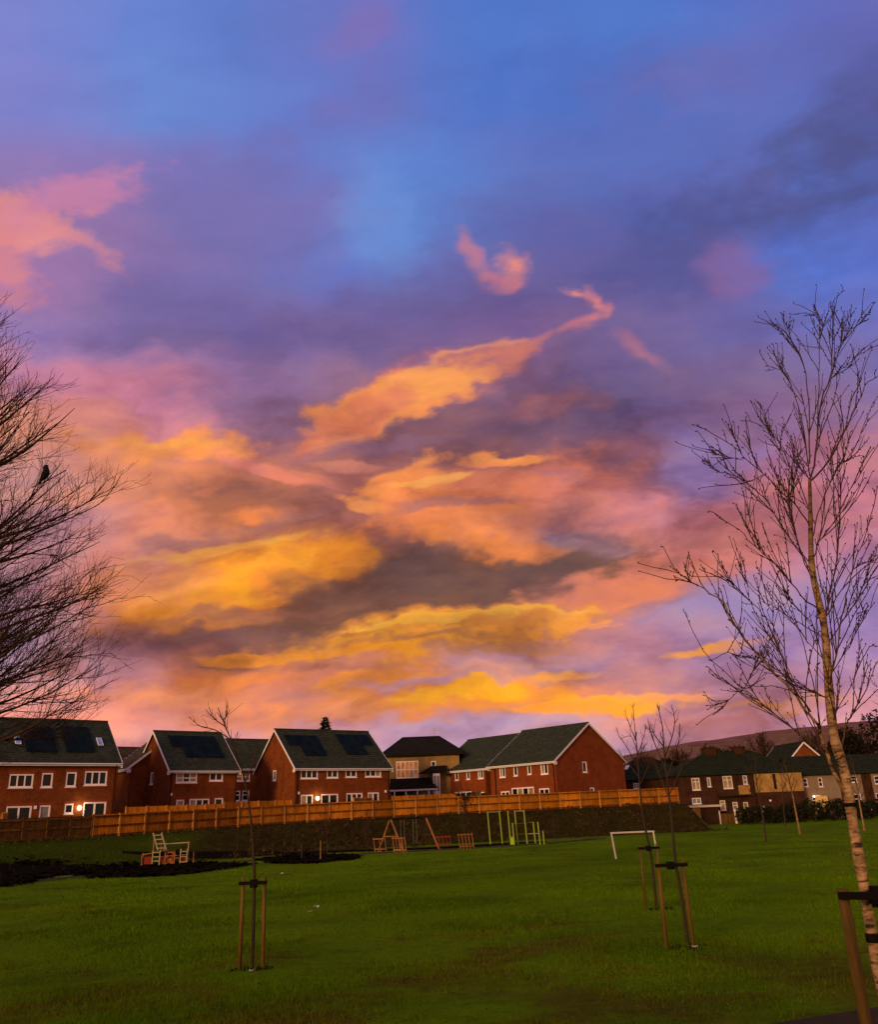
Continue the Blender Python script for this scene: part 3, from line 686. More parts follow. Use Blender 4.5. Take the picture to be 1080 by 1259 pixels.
def build_hills():
    az = np.radians(np.concatenate([np.linspace(4, 70, 200)])); rr = np.linspace(1200, 3800, 40)
    A, Rr = np.meshgrid(az, rr)
    d = np.degrees(A)
    crest = np.interp(d, [4, 7, 11.3, 15, 18.5, 22, 24.5, 26.5, 40, 70], [0, 105, 143, 166, 180, 190, 196, 192, 205, 60])
    prof = np.interp(Rr, [1200, 1700, 2200, 2650, 3200, 3800], [0, .32, .70, 1.0, .85, 0])
    nz = 3*np.sin(d*1.1+Rr*.004)+1.5*np.sin(d*3.1-Rr*.006)
    X = Rr*np.sin(A); Y = Rr*np.cos(A); Z = crest*prof*1.02 + nz*prof*.5 + 10*(1-prof)
    n, m = X.shape; V = np.stack([X, Y, Z], -1).reshape(-1, 3)
    i = np.arange(n-1)[:, None]*m; j = np.arange(m-1)[None]
    F = np.stack([i+j, i+j+1, i+m+j+1, i+m+j], -1).reshape(-1, 4)
    put('hills', fast_mesh('hills', V, F, M['hill'], True), kind='structure')
build_hills()

# ------------------------------------------------------------------ houses
def facade(mb, P, u0, u1, z0, z1, holes, depth, mi=0):
    """wall sheet with real openings and reveals; P(u, z, inset) gives the point"""
    us = sorted({u0, u1, *[h[0] for h in holes], *[h[1] for h in holes]}); zs = sorted({z0, z1, *[h[2] for h in holes], *[h[3] for h in holes]})
    us = [u for u in us if u0 <= u <= u1]; zs = [z for z in zs if z0 <= z <= z1]
    for a, b in zip(us[:-1], us[1:]):
        for c, d in zip(zs[:-1], zs[1:]):
            mu, mz = (a+b)/2, (c+d)/2
            if any(h[0] < mu < h[1] and h[2] < mz < h[3] for h in holes): continue
            mb.poly([P(a, c, 0), P(b, c, 0), P(b, d, 0), P(a, d, 0)], mi)
    for h in holes:
        a, b, c, d = h[:4]
        for q in (((a, c), (b, c)), ((b, c), (b, d)), ((b, d), (a, d)), ((a, d), (a, c))):
            mb.poly([P(*q[0], 0), P(*q[0], depth), P(*q[1], depth), P(*q[1], 0)], mi)

def window(parent, name, P, a, b, c, d, lights, pane_mats, inset=.07, fr=.085, transom=0, sill=True, frame_mat='upvc', bar=.075):
    """framed window in the opening (a..b, c..d); P(u, z, inset) -> local point"""
    def bx(mb, u0, u1, z0, z1, i0, i1):
        q = [P(u0, z0, i0), P(u1, z0, i0), P(u1, z1, i0), P(u0, z1, i0), P(u0, z0, i1), P(u1, z0, i1), P(u1, z1, i1), P(u0, z1, i1)]
        k = len(mb.v); mb.v += q
        for f in ((0, 1, 2, 3), (7, 6, 5, 4), (0, 4, 5, 1), (1, 5, 6, 2), (2, 6, 7, 3), (3, 7, 4, 0)):
            mb.f.append(tuple(k+i for i in f)); mb.m.append(0)
    mb = MB(); i0, i1 = inset-.05, inset+.05
    bx(mb, a, b, c, c+fr, i0, i1); bx(mb, a, b, d-fr, d, i0, i1); bx(mb, a, a+fr, c+fr, d-fr, i0, i1); bx(mb, b-fr, b, c+fr, d-fr, i0, i1)
    ew = (b-a-2*fr-(lights-1)*bar)/lights; cells = []
    for k in range(lights):
        u = a+fr+k*(ew+bar)
        if k: bx(mb, u-bar, u, c+fr, d-fr, i0+.004, i1)
        cells.append((u, u+ew))
    zt = None
    if transom:
        zt = c+fr+(d-c-2*fr)*transom
        for u, w in cells: bx(mb, u, w, zt-bar/2, zt+bar/2, i0+.008, i1)
    w_ = mb.build(name, M[frame_mat], parent)
    for k, (u, w) in enumerate(cells):
        pm = pane_mats[k % len(pane_mats)]
        for (z0, z1) in ([(c+fr, d-fr)] if zt is None else [(c+fr, zt-bar/2), (zt+bar/2, d-fr)]):
            mb = MB(); bx(mb, u, w, z0, z1, inset+.005, inset+.03); mb.build('pane', M[pm], w_)
    if sill:
        mb = MB(); bx(mb, a-.04, b+.04, c-.07, c-.002, -.07, inset+.02); mb.build('sill', M[frame_mat], w_)
    return w_

def roof_slope(mb, A, B, C, D, n=16, lift=.03, mi=0):
    """courses of tiles from the eave A-B up to the ridge D-C: each course stands a little proud of the one above"""
    A, B, C, D = map(Vector, (A, B, C, D))
    nrm = (B-A).cross(D-A).normalized()
    if nrm.z < 0: nrm = -nrm
    for k in range(n):
        t0, t1 = k/n, (k+1)/n
        p0, q0, p1, q1 = A.lerp(D, t0), B.lerp(C, t0), A.lerp(D, t1), B.lerp(C, t1)
        up_ = nrm*lift
        mb.poly([p0+up_, q0+up_, q1, p1], mi); mb.poly([p0, q0, q0+up_, p0+up_], mi)
        mb.poly([p0, p0+up_, p1], mi); mb.poly([q0, q1, q0+up_], mi)
    e = nrm*-.08
    mb.poly([A+e, D+e, C+e, B+e], mi); mb.poly([A, A+e, B+e, B], mi); mb.poly([A, D, D+e, A+e], mi); mb.poly([B, B+e, C+e, C], mi)

def gable_house(name, label, cat, loc, deg, base, W, Dp, ez, rz, front=(), left=(), right=(), wall='brick', roof='tile', rv=None,
                oe=.35, og=.18, barge=True, courses=18, group=None, lintel=True, u_wall=None, gut=True):
    """u along the front, v to the back; heights are absolute"""
    t = thing(name, label, cat, (loc[0], loc[1], base), R(deg), group)
    ez -= base; rz -= base; rv = rv or Dp/2
    u1 = u_wall or W
    Pf = lambda u, z, i: (u, i, z)
    Pl = lambda v, z, i: (i, v, z)            # left gable at u = 0
    Pr = lambda v, z, i: (u1-i, v, z)
    H = lambda L: [(a, b, c-base, d-base) for a, b, c, d, *_ in L]
    mb = MB(); lowz = -1.2
    facade(mb, Pf, 0, u1, lowz, ez, H(front), .12)
    facade(mb, lambda u, z, i: (u, Dp-i, z), 0, u1, lowz, ez, [], .1)
    facade(mb, Pl, 0, Dp, lowz, ez, H(left), .12); mb.poly([Pl(0, ez, 0), Pl(rv, rz-.05, 0), Pl(Dp, ez, 0)])
    facade(mb, Pr, 0, Dp, lowz, ez, H(right), .12); mb.poly([Pr(0, ez, 0), Pr(Dp, ez, 0), Pr(rv, rz-.05, 0)])
    w = mb.build('wall', M[wall], t)
    for P, L in ((Pf, front), (Pl, left), (Pr, right)):
        for a, b, c, d, kind, n, panes, *rest in L:
            c -= base; d -= base
            big = kind == 'door'
            window(t, 'patio_door' if big else 'window', P, a, b, c, d, n, panes, sill=not big, fr=.13 if big else .12, bar=.13 if big else .10, transom=rest[0] if rest else 0)
            if lintel and P is Pf:
                mb = MB(); mb.box((a-.1, -.012, d+.003), (b+.1, .05, d+.2)); mb.build('lintel', M['sillbrick'], w)
                if not big: mb = MB(); mb.box((a-.06, -.05, c-.19), (b+.06, .03, c-.074)); mb.build('sill_brick', M['sillbrick'], w)
    k = (rz-ez)/rv; zf = ez-oe*k*.6
    mb = MB()
    roof_slope(mb, (-og, -oe, zf), (W+og, -oe, zf), (W+og, rv, rz), (-og, rv, rz), courses)
    roof_slope(mb, (W+og, Dp+oe, zf), (-og, Dp+oe, zf), (-og, rv, rz), (W+og, rv, rz), courses)
    r = mb.build('roof', M[roof], t)
    mb = MB(); mb.tube([(-og-.02, rv, rz-.02), (W+og+.02, rv, rz-.02)], .13, 8); mb.build('ridge_tiles', M[roof], r)
    mb = MB(); mb.box((-og, -oe+.02, zf-.27), (W+og, -oe+.06, zf-.075)); mb.build('fascia', M['white'], t)
    if gut:
        mb = MB(); mb.tube([(-og, -oe-.06, zf-.10), (W+og, -oe-.06, zf-.10)], .06, 6); mb.build('gutter', M['white'], t)
    if barge:
        for x in (-og-.03, W+og+.03):
            for s in (0, 1):
                v0, z0 = (-oe-.02, zf) if s == 0 else (Dp+oe+.02, zf)
                mb = MB(); p = Vector((x, v0, z0-.12)); q = Vector((x, rv, rz-.10))
                mb.bar(p, q, .05, .19); mb.build('bargeboard', M['white'], t)
            mb = MB(); mb.box((x-.03, -oe-.03, zf-.42), (x+.05 if x < 0 else x+.03, .05, zf-.06)); mb.build('verge_foot', M['white'], t)
    return t, dict(ez=ez, rz=rz, zf=zf, rv=rv, oe=oe, W=W, Dp=Dp, base=base)
def on_roof(g, u, f, h=.06):
    """point on the front slope, fraction f from eave to ridge, h above"""
    v0, z0 = -g['oe'], g['zf']; dv, dz = g['rv']-v0, g['rz']-z0
    L = math.hypot(dv, dz); n = Vector((0, -dz/L, dv/L))
    return Vector((u, v0+dv*f, z0+dz*f)) + n*h
def roof_panel(t, g, name, u0, u1, f0, f1, mats, frame=.03, h0=.07, h1=.13):
    mb = MB()
    lo = [on_roof(g, u, f, h0) for u, f in ((u0, f0), (u1, f0), (u1, f1), (u0, f1))]; hi = [on_roof(g, u, f, h1) for u, f in ((u0, f0), (u1, f0), (u1, f1), (u0, f1))]
    k = len(mb.v); mb.v += [tuple(p) for p in lo+hi]
    for f in ((0, 3, 2, 1), (0, 1, 5, 4), (1, 2, 6, 5), (2, 3, 7, 6), (3, 0, 4, 7)): mb.f.append(tuple(k+i for i in f)); mb.m.append(0)
    du = frame; df = frame/5.5
    inn = [on_roof(g, u, f, h1) for u, f in ((u0+du, f0+df), (u1-du, f0+df), (u1-du, f1-df), (u0+du, f1-df))]
    hi = hi
    for i in range(4): j = (i+1) % 4; mb.poly([hi[i], hi[j], inn[j], inn[i]], 0)
    p = mb.build(name, [M[mats[0]]], t)
    mb = MB(); mb.poly([q - Vector((0, 0, .012)) for q in inn]); mb.build('cells' if name == 'solar_panel' else 'pane', M[mats[1]], p)
    return p
def solar(t, g, cells):
    for u0, u1, f0, f1, n in cells:
        w = (u1-u0)/n
        for i in range(n): roof_panel(t, g, 'solar_panel', u0+i*w+.012, u0+(i+1)*w-.012, f0, f1, ('solar_frame', 'solar'))
def downpipe(t, g, u):
    mb = MB(); mb.tube([(u, -g['oe']+.02, g['zf']-.2), (u, -.10, g['zf']-.55), (u, -.09, -1.0)], .05, 6); mb.build('downpipe', M['pipe'], t)
def wall_lamp(t, p, e=26.0, mat='lamp', r=.17):
    mb = MB(); n = 8
    mb.box((p[0]-.06, p[1]+.02, p[2]-.08), (p[0]+.06, p[1]+.12, p[2]+.08))
    l = mb.build('wall_lamp', M['white'], t)
    bm = bmesh.new(); bmesh.ops.create_uvsphere(bm, u_segments=12, v_segments=8, radius=r, matrix=Matrix.Translation((p[0], p[1]-.10, p[2])))
    me = bpy.data.meshes.new('bulb'); bm.to_mesh(me); bm.free(); me.materials.append(M[mat]); put('bulb', me, l)
    if e:
        L = bpy.data.lights.new('lamp_light', 'POINT'); L.energy = e; L.color = (1, .74, .42); L.shadow_soft_size = .15
        o = bpy.data.objects.new('lamp_light', L); COL.objects.link(o); o.parent = l; o.location = (p[0], p[1]-.36, p[2]+.05)

D_, B_, G_ = 'glass', 'blind', 'grey_blind'
# leftmost house: origin of u at its right corner, so shift by its width
W1 = 13.0; a1 = R(40)
t, g = gable_house('semi_detached_house', 'red brick semi-detached house furthest left with two skylights in its tiled roof', 'house',
    (-28.72-W1*math.cos(a1), 77-W1*math.sin(a1)), 40, 1.1, W1, 8.6, 7.0, 10.75, courses=20, front=[
    (W1-8.68, W1-6.83, 4.86, 5.92, 'win', 3, [D_]), (W1-6.21, W1-5.32, 4.86, 6.0, 'win', 1, [D_]), (W1-4.28, W1-3.43, 4.89, 6.07, 'win', 1, [D_]), (W1-2.77, W1-.88, 5.0, 6.15, 'win', 3, [D_]),
    (W1-8.62, W1-6.7, 1.35, 3.46, 'door', 2, [D_]), (W1-6.11, W1-5.25, 2.1, 3.47, 'win', 1, [G_]), (W1-4.15, W1-3.43, 2.75, 3.55, 'win', 1, [D_]), (W1-2.65, W1-.74, 1.35, 3.65, 'door', 2, [D_])],
    left=[(3.2, 4.2, 5.0, 6.1, 'win', 1, [D_])])
solar(t, g, [(W1-7.45, W1-5.0, .50, .79, 2), (W1-7.45, W1-5.0, .21, .495, 2), (W1-4.25, W1-1.85, .51, .82, 2), (W1-4.25, W1-1.85, .22, .505, 2)])
for u in (W1-8.2, W1-1.42): roof_panel(t, g, 'skylight', u, u+.46, .38, .56, ('upvc', 'roof_glass'), .05)
downpipe(t, g, W1-.25); wall_lamp(t, (W1-2.98, -.02, 3.2-1.1))
mb = MB(); mb.box((W1-6.55, -.12, 2.1), (W1-6.35, 0, 2.35)); mb.build('alarm_box', M['upvc'], t)

t, g = gable_house('detached_house', 'detached red brick house, second from left, with one black solar array', 'house', (-26.4, 84), 40, 1.25, 6.95, 8.6, 6.62, 10.45, courses=18,
    front=[(.65, 2.77, 5.31, 6.45, 'win', 3, [B_, D_, B_], .35), (4.03, 5.46, 5.45, 6.52, 'win', 2, [D_]), (.83, 1.62, 1.5, 3.79, 'door', 1, [B_]), (2.12, 4.17, 1.5, 3.84, 'door', 3, [B_, D_, D_]), (4.69, 5.6, 1.5, 3.87, 'door', 1, [D_])],
    left=[(3.95, 4.7, 5.37, 6.5, 'win', 1, [G_])])
solar(t, g, [(1.0, 6.0, .575, .86, 5), (2.0, 6.0, .31, .57, 4)])
downpipe(t, g, .16); downpipe(t, g, 6.8)
mb = MB(); mb.box((.18, -.1, 2.9), (.36, 0, 3.15)); mb.build('alarm_box', M['upvc'], t)

t, g = gable_house('semi_detached_house', 'wide red brick semi-detached house in the middle with two solar arrays', 'house', (-15.57, 90), 37, 1.4, 11.4, 9.2, 6.72, 10.8, courses=20,
    front=[(.64, 2.62, 5.50, 6.6, 'win', 3, [D_]), (3.65, 5.01, 5.55, 6.62, 'win', 2, [D_]), (5.89, 7.27, 5.6, 6.64, 'win', 2, [D_]), (8.29, 10.33, 5.62, 6.66, 'win', 3, [D_, D_, B_]),
           (.7, 2.09, 1.6, 3.95, 'door', 2, [B_, D_]), (3.01, 5.02, 1.6, 3.99, 'door', 2, [D_]), (5.99, 7.96, 1.6, 4.02, 'door', 3, [D_]), (8.6, 10.0, 1.6, 4.05, 'door', 2, [B_, D_])],
    left=[(4.3, 5.1, 5.55, 6.6, 'win', 1, [G_])])
solar(t, g, [(.45, 4.3, .56, .82, 4), (1.7, 4.3, .30, .555, 3), (6.85, 10.9, .60, .87, 4), (6.85, 9.5, .34, .595, 3)])
downpipe(t, g, .18); downpipe(t, g, 11.2); wall_lamp(t, (2.55, -.02, 3.58-1.4), 26)
for u in (.35, 10.75): mb = MB(); mb.box((u, -.1, 2.6), (u+.18, 0, 2.85)); mb.build('alarm_box', M['upvc'], t)

# the pair on the right turn the other way
a4 = R(-48); c4, s4 = math.cos(a4), math.sin(a4); O4 = (11.86, 99.0)
def along(u): return (O4[0]+c4*u, O4[1]+s4*u)
t, g = gable_house('semi_detached_house', 'red brick house with plain green-grey roof and gable end facing the goal', 'house', along(-10.35), -48, 1.55, 10.35, 12.4, 6.92, 11.1, courses=20, roof='tile_b', wall='brick_red', oe=.42,
    front=[(10.35-8.81, 10.35-7.84, 5.4, 6.55, 'win', 2, [B_, D_]), (10.35-6.5, 10.35-5.86, 5.45, 6.55, 'win', 1, [D_]), (10.35-4.3, 10.35-3.7, 5.5, 6.55, 'win', 1, [D_]), (10.35-2.25, 10.35-1.15, 5.4, 6.57, 'win', 2, [B_, D_]),
           (10.35-8.77, 10.35-7.34, 1.7, 3.84, 'door', 2, [D_]), (10.35-7.0, 10.35-3.5, 1.7, 4.15, 'door', 4, [D_, B_]), (10.35-2.72, 10.35-1.2, 1.7, 3.9, 'door', 2, [D_])],
    right=[(4.64, 5.45, 5.5, 6.7, 'win', 1, [D_]), (5.6, 6.4, 2.6, 3.85, 'win', 1, [D_])], gut=True)
downpipe(t, g, .9); downpipe(t, g, 10.1)
t, g = gable_house('semi_detached_house', 'red brick house with plain roof adjoining the gable-ended one, partly behind the fence', 'house', along(-20.4), -48, 1.5, 9.9, 12.4, 6.80, 10.82, courses=20, roof='tile_b', wall='brick_red', oe=.42, u_wall=9.2,
    front=[(1.5, 2.45, 5.45, 6.5, 'win', 2, [B_, D_]), (3.75, 4.4, 5.48, 6.5, 'win', 1, [D_]), (5.85, 6.45, 5.48, 6.5, 'win', 1, [D_]), (7.9, 8.85, 5.45, 6.5, 'win', 2, [B_, D_]),
           (.5, 1.2, 1.7, 3.7, 'door', 1, [B_]), (3.55, 6.6, 1.7, 4.1, 'door', 3, [D_]), (7.4, 8.85, 1.7, 3.92, 'door', 2, [B_, D_])])
downpipe(t, g, .3)

# behind, between the first and second house
t, g = gable_house('brick_house', 'brown-roofed brick house half hidden between the two leftmost houses', 'house', (-36.5, 97), 40, 1.6, 9, 9, 7.0, 10.2, roof='tile_brown', courses=12, lintel=False)
t, g = gable_house('gabled_wing', 'low brick gable with white bargeboard tucked between the two leftmost houses', 'house', (-34.4, 90.5), -50, 1.5, 5.0, 8.2, 7.1, 10.3, roof='tile_brown', courses=12, lintel=False)
t, g = gable_house('brick_house', 'dark-roofed brick house behind the gap left of the middle house', 'house', (-25.9, 104), 37, 1.7, 9.5, 9, 7.7, 11.3, roof='tile_b', courses=14,
    front=[(.95, 2.85, 6.1, 7.3, 'win', 2, ['reflection_tint_glass', B_], .4), (1.0, 1.7, 3.9, 5.05, 'win', 1, [D_], .6), (1.95, 2.85, 3.9, 5.05, 'win', 1, [D_], .6)])

def hip_roof(t, u0, u1, v0, v1, ez, rz, ra, rb, mat, n=14, oe=.35, name='roof'):
    rv = (v0+v1)/2; A, B, C, Dd = (u0-oe, v0-oe, ez), (u1+oe, v0-oe, ez), (u1+oe, v1+oe, ez), (u0-oe, v1+oe, ez); Ra, Rb = (ra, rv, rz), (rb, rv, rz)
    mb = MB(); roof_slope(mb, A, B, Rb, Ra, n); roof_slope(mb, C, Dd, Ra, Rb, n); roof_slope(mb, Dd, A, Ra, Ra, n); roof_slope(mb, B, C, Rb, Rb, n)
    r = mb.build(name, M[mat], t)
    for p, q in ((Ra, Rb), (A, Ra), (B, Rb)):
        mb = MB(); mb.tube([(p[0], p[1], p[2]+.02), (q[0], q[1], q[2]+.02)], .11, 6); mb.build('ridge_tiles', M[mat], r)
    return r
def box_walls(t, u0, u1, v0, v1, z0, z1, mat, front=(), name='wall'):
    mb = MB(); facade(mb, lambda u, z, i: (u, v0+i, z), u0, u1, z0, z1, [h[:4] for h in front], .12)
    for P, a, b in ((lambda v, z, i: (u0, v, z), v0, v1), (lambda v, z, i: (u1, v, z), v0, v1), (lambda u, z, i: (u, v1, z), u0, u1)): facade(mb, P, a, b, z0, z1, [], .1)
    return mb.build(name, M[mat], t)

# buff brick building behind the middle house
b0 = 1.7; t = thing('buff_brick_building', 'tall buff brick building with dark hipped roof and window tinted as an orange reflection', 'building', (-7.45, 112, b0), 0)
fr = [(.81, 3.62, 6.0-b0, 8.06-b0), (5.22, 5.85, 7.25-b0, 7.95-b0)]
w = box_walls(t, -.6, 8.8, 0, 10, -1, 8.8-b0, 'brick_buff', fr)
Pb = lambda u, z, i: (u, i, z)
window(t, 'window', Pb, *fr[0], 5, ['reflection_tint_glass'], transom=.5, fr=.12, bar=.12); window(t, 'window', Pb, *fr[1], 1, [D_], fr=.12)
hip_roof(t, -.7, 9.0, 0, 10, 8.85-b0, 11.3-b0, 1.5, 6.3, 'tile_black', 14, .45)
mb = MB(); mb.box((-1.1, -.46, 8.62-b0), (9.4, -.41, 8.83-b0)); mb.build('fascia', M['tile_black'], t)
mb = MB(); roof_slope(mb, (.1, -2.4, 4.65-b0), (6.0, -2.4, 4.65-b0), (5.0, -.02, 6.0-b0), (.1, -.02, 6.0-b0), 7); p = mb.build('porch_roof', M['tile_black'], t)
mb = MB(); mb.box((.1, -2.38, 4.42-b0), (6.0, -2.30, 4.60-b0)); mb.build('fascia', M['white'], p)
for u in (.7, 2.1, 3.5, 4.9, 5.85): mb = MB(); mb.box((u-.08, -2.3, -1), (u+.08, -2.14, 4.42-b0)); mb.build('porch_post', M['white'], p)
mb = MB(); mb.box((.2, -.9, -1), (5.9, -.05, 4.4-b0)); mb.build('porch_glazing', M['glass'], p)
mb = MB(); roof_slope(mb, (3.7, -1.6, 6.45-b0), (7.2, -1.6, 6.45-b0), (7.2, -.02, 7.35-b0), (5.3, -.02, 7.35-b0), 5); mb.build('side_roof', M['tile_black'], t)
mb = MB(); mb.box((5.45, -1.5, -1), (6.3, -.03, 6.42-b0)); mb.build('white_bay', M['white'], t)
for k in range(2): mb = MB(); mb.box((5.55+k*.38, -1.53, 4.3-b0), (5.82+k*.38, -1.505, 6.1-b0)); mb.build('pane', M['grey_blind'], t)
mb = MB(); mb.tube([(5.7, 5, 11.3-b0), (5.7, 5, 12.5-b0)], .03, 5); mb.bar((5.2, 5, 12.1-b0), (6.2, 5, 12.1-b0), .03, .03); mb.bar((5.4, 5, 12.35-b0), (6.0, 5, 12.35-b0), .03, .03); mb.build('aerial', M['steel'], t)

# old hip-roofed pair at the right, brick half and rendered half
b0 = -.66; t = thing('old_brick_house', 'sooty brick house with hipped slate roof, two chimneys and cream rendered upper end', 'house', (27.16, 110, b0), R(8))
Pt = lambda u, z, i: (u, i, z)
fr = [(2.62, 3.67, 3.24, 4.66), (4.63, 5.09, 3.57, 4.66), (6.66, 7.9, 3.29, 4.76), (9.31, 9.88, 3.71, 4.76), (2.39, 3.54, 1.64, 2.34), (5.89, 6.6, .78, 1.93), (7.5, 8.15, .73, 1.69), (8.9, 9.5, .77, 1.64)]
fr = [(a, b, c-b0, d-b0) for a, b, c, d in fr]
box_walls(t, .4, 10.72, 0, 8, -1, 4.85-b0, 'brick_dark', fr)
box_walls(t, 10.72, 17.0, -.25, 8, -1, 2.7-b0, 'brick_dark', [], 'lower_wall')
box_walls(t, 10.74, 16.98, -.28, 7.98, 2.7-b0, 4.9-b0, 'render_cream', [(13.1, 13.5, 3.0-b0, 4.8-b0)], 'rendered_wall')
window(t, 'window', lambda u, z, i: (u, i-.28, z), 13.1, 13.5, 3.0-b0, 4.8-b0, 1, [D_], sill=False, frame_mat='pipe')
for h, n, p, tr in zip(fr, (2, 1, 2, 1, 2, 1, 1, 1), ([B_], [G_], [B_], [G_], [G_], [B_], [G_], [B_]), (.7, 0, .7, .5, 0, .7, .6, 0)):
    window(t, 'window', Pt, *h, n, p, transom=tr, frame_mat='white')
mb = MB(); mb.box((8.55, -.05, 2.55-b0), (10.05, -.004, 3.62-b0)); mb.build('render_panel', M['render_cream'], t)
mb = MB(); mb.box((5.6, -.5, 2.35-b0), (10.3, -.03, 2.5-b0)); mb.build('canopy', M['slate'], t)
r = hip_roof(t, .4, 17.0, 0, 8, 4.95-b0, 7.85-b0, 6.8, 12.9, 'slate', 14, .35)
for u in (6.4, 10.4):
    mb = MB(); mb.box((u, 3.4, 7.1-b0), (u+1.5, 4.4, 8.35-b0)); mb.box((u-.06, 3.34, 8.35-b0), (u+1.56, 4.46, 8.48-b0)); c = mb.build('chimney', M['brick_dark'], r)
    for k in range(2): mb = MB(); mb.tube([(u+.35+.7*k, 3.9, 8.48-b0), (u+.35+.7*k, 3.9, 8.72-b0)], [.11, .09], 8); mb.build('chimney_pot', M['brick_dark'], c)
for u in (.55, 10.6): mb = MB(); mb.tube([(u, -.1, 4.8-b0), (u, -.1, -.8)], .05, 6); mb.build('downpipe', M['pipe'], t)
for u, z in ((12.2, 1.6), (11.2, .9)): mb = MB(); mb.box((u, -.36, z-b0), (u+.22, -.255, z+.22-b0)); mb.build('meter_box', M['upvc'], t)

b0 = .4; t = thing('bungalow', 'low house with dark hipped roof showing over the right end of the fence', 'house', (22.28, 115, b0), R(8))
fr = [(1.3, 2.1, 3.75-b0, 4.45-b0), (5.0, 6.2, 3.4-b0, 4.4-b0)]
box_walls(t, 0, 9.7, 0, 10, -1, 4.75-b0, 'brick_dark', fr)
for h in fr: window(t, 'window', Pt, *h, 2, [G_], frame_mat='white')
hip_roof(t, 0, 9.7, 0, 10, 4.85-b0, 7.75-b0, 3.7, 6.0, 'slate', 14, .35)
mb = MB(); k = .45; mb.bar((1.2, 1.9, 6.25-b0), (1.75, 2.6, 6.75-b0), .5, .08); mb.build('skylight', M['white'], t)

b0 = -.3; t = thing('white_terrace', 'off-white rendered terrace behind the birch trunk with lit porch lamps', 'house', (44.66, 114, b0), R(5))
fr = [(.14, .75, 3.19-b0, 4.19-b0), (2.15, 2.7, 3.12-b0, 4.22-b0), (6.3, 7.3, 3.5-b0, 4.3-b0), (9.6, 10.4, 3.2-b0, 4.2-b0), (1.0, 2.2, .9-b0, 2.1-b0), (6.4, 7.4, .9-b0, 2.1-b0), (9.4, 10.6, .9-b0, 2.1-b0)]
box_walls(t, 0, 14, 0, 8, -1, 4.6-b0, 'render_white', fr)
for h in fr: window(t, 'window', Pt, *h, 1, [D_], transom=.5, frame_mat='white')
mb = MB(); mb.box((4.9, -.03, -1), (6.1, -.004, 4.55-b0)); mb.box((7.9, -.03, -1), (9.2, -.004, 4.55-b0)); mb.build('brick_bay', M['brick_dark'], t)
mb = MB(); roof_slope(mb, (-.3, -.4, 4.6-b0), (14.3, -.4, 4.6-b0), (14.3, 4, 7.1-b0), (-.3, 4, 7.1-b0), 12); roof_slope(mb, (14.3, 8.4, 4.6-b0), (-.3, 8.4, 4.6-b0), (-.3, 4, 7.1-b0), (14.3, 4, 7.1-b0), 12); mb.build('roof', M['slate'], t)
for u, z in ((1.25, 1.98), (1.72, 1.93), (5.4, 1.72), (5.85, 1.5), (1.9, 1.35)): wall_lamp(t, (u, -.02, z-b0), 0, 'porch', .10)

t, g = gable_house('brick_house', 'small red brick gable with white corner rising behind the cream-ended roof', 'house', (45.7, 131), -86, -.1, 9, 5.2, 6.6, 9.2, roof='slate', courses=10, lintel=False, wall='brick', gut=False)
t, g = gable_house('brick_house', 'far brick house with dark roof among trees at right edge', 'house', (60, 150), 6, .8, 12, 8, 6.5, 9.5, roof='slate', wall='brick_dark', courses=10, front=[(2, 3, 4.6, 5.8, 'win', 1, [G_]), (6, 7, 4.6, 5.8, 'win', 1, [G_])], lintel=False)

# ------------------------------------------------------------------ fences
def fence_line(pts):
    P = np.array(pts); seg = np.hypot(np.diff(P[:, 0]), np.diff(P[:, 1])); return P, np.concatenate([[0], np.cumsum(seg)])
def make_panel(L, h, mat, seed):
    r = np.random.default_rng(seed); mb = MB(); n = int(L/.125); w = L/n
    for k in range(n):                                   # feather-edged boards, each lapping over the next
        u = k*w; top = h + r.uniform(-.012, .012); d = r.uniform(-.004, .004)
        mb.poly([(u, -.022+d, .06), (u+w+.015, -.004+d, .06), (u+w+.015, -.004+d, top), (u, -.022+d, top)])
        mb.poly([(u, -.022+d, .06), (u, -.022+d, top), (u, 0, top), (u, 0, .06)]); mb.poly([(u, -.022+d, top), (u+w+.015, -.004+d, top), (u+w, .01, top), (u, .01, top)])
    mb.poly([(L, 0.012, .06), (0, 0.012, .06), (0, 0.012, h), (L, 0.012, h)])
    me_o = mb.build('fence_panel', mat); me = me_o.data; bpy.data.objects.remove(me_o); return me
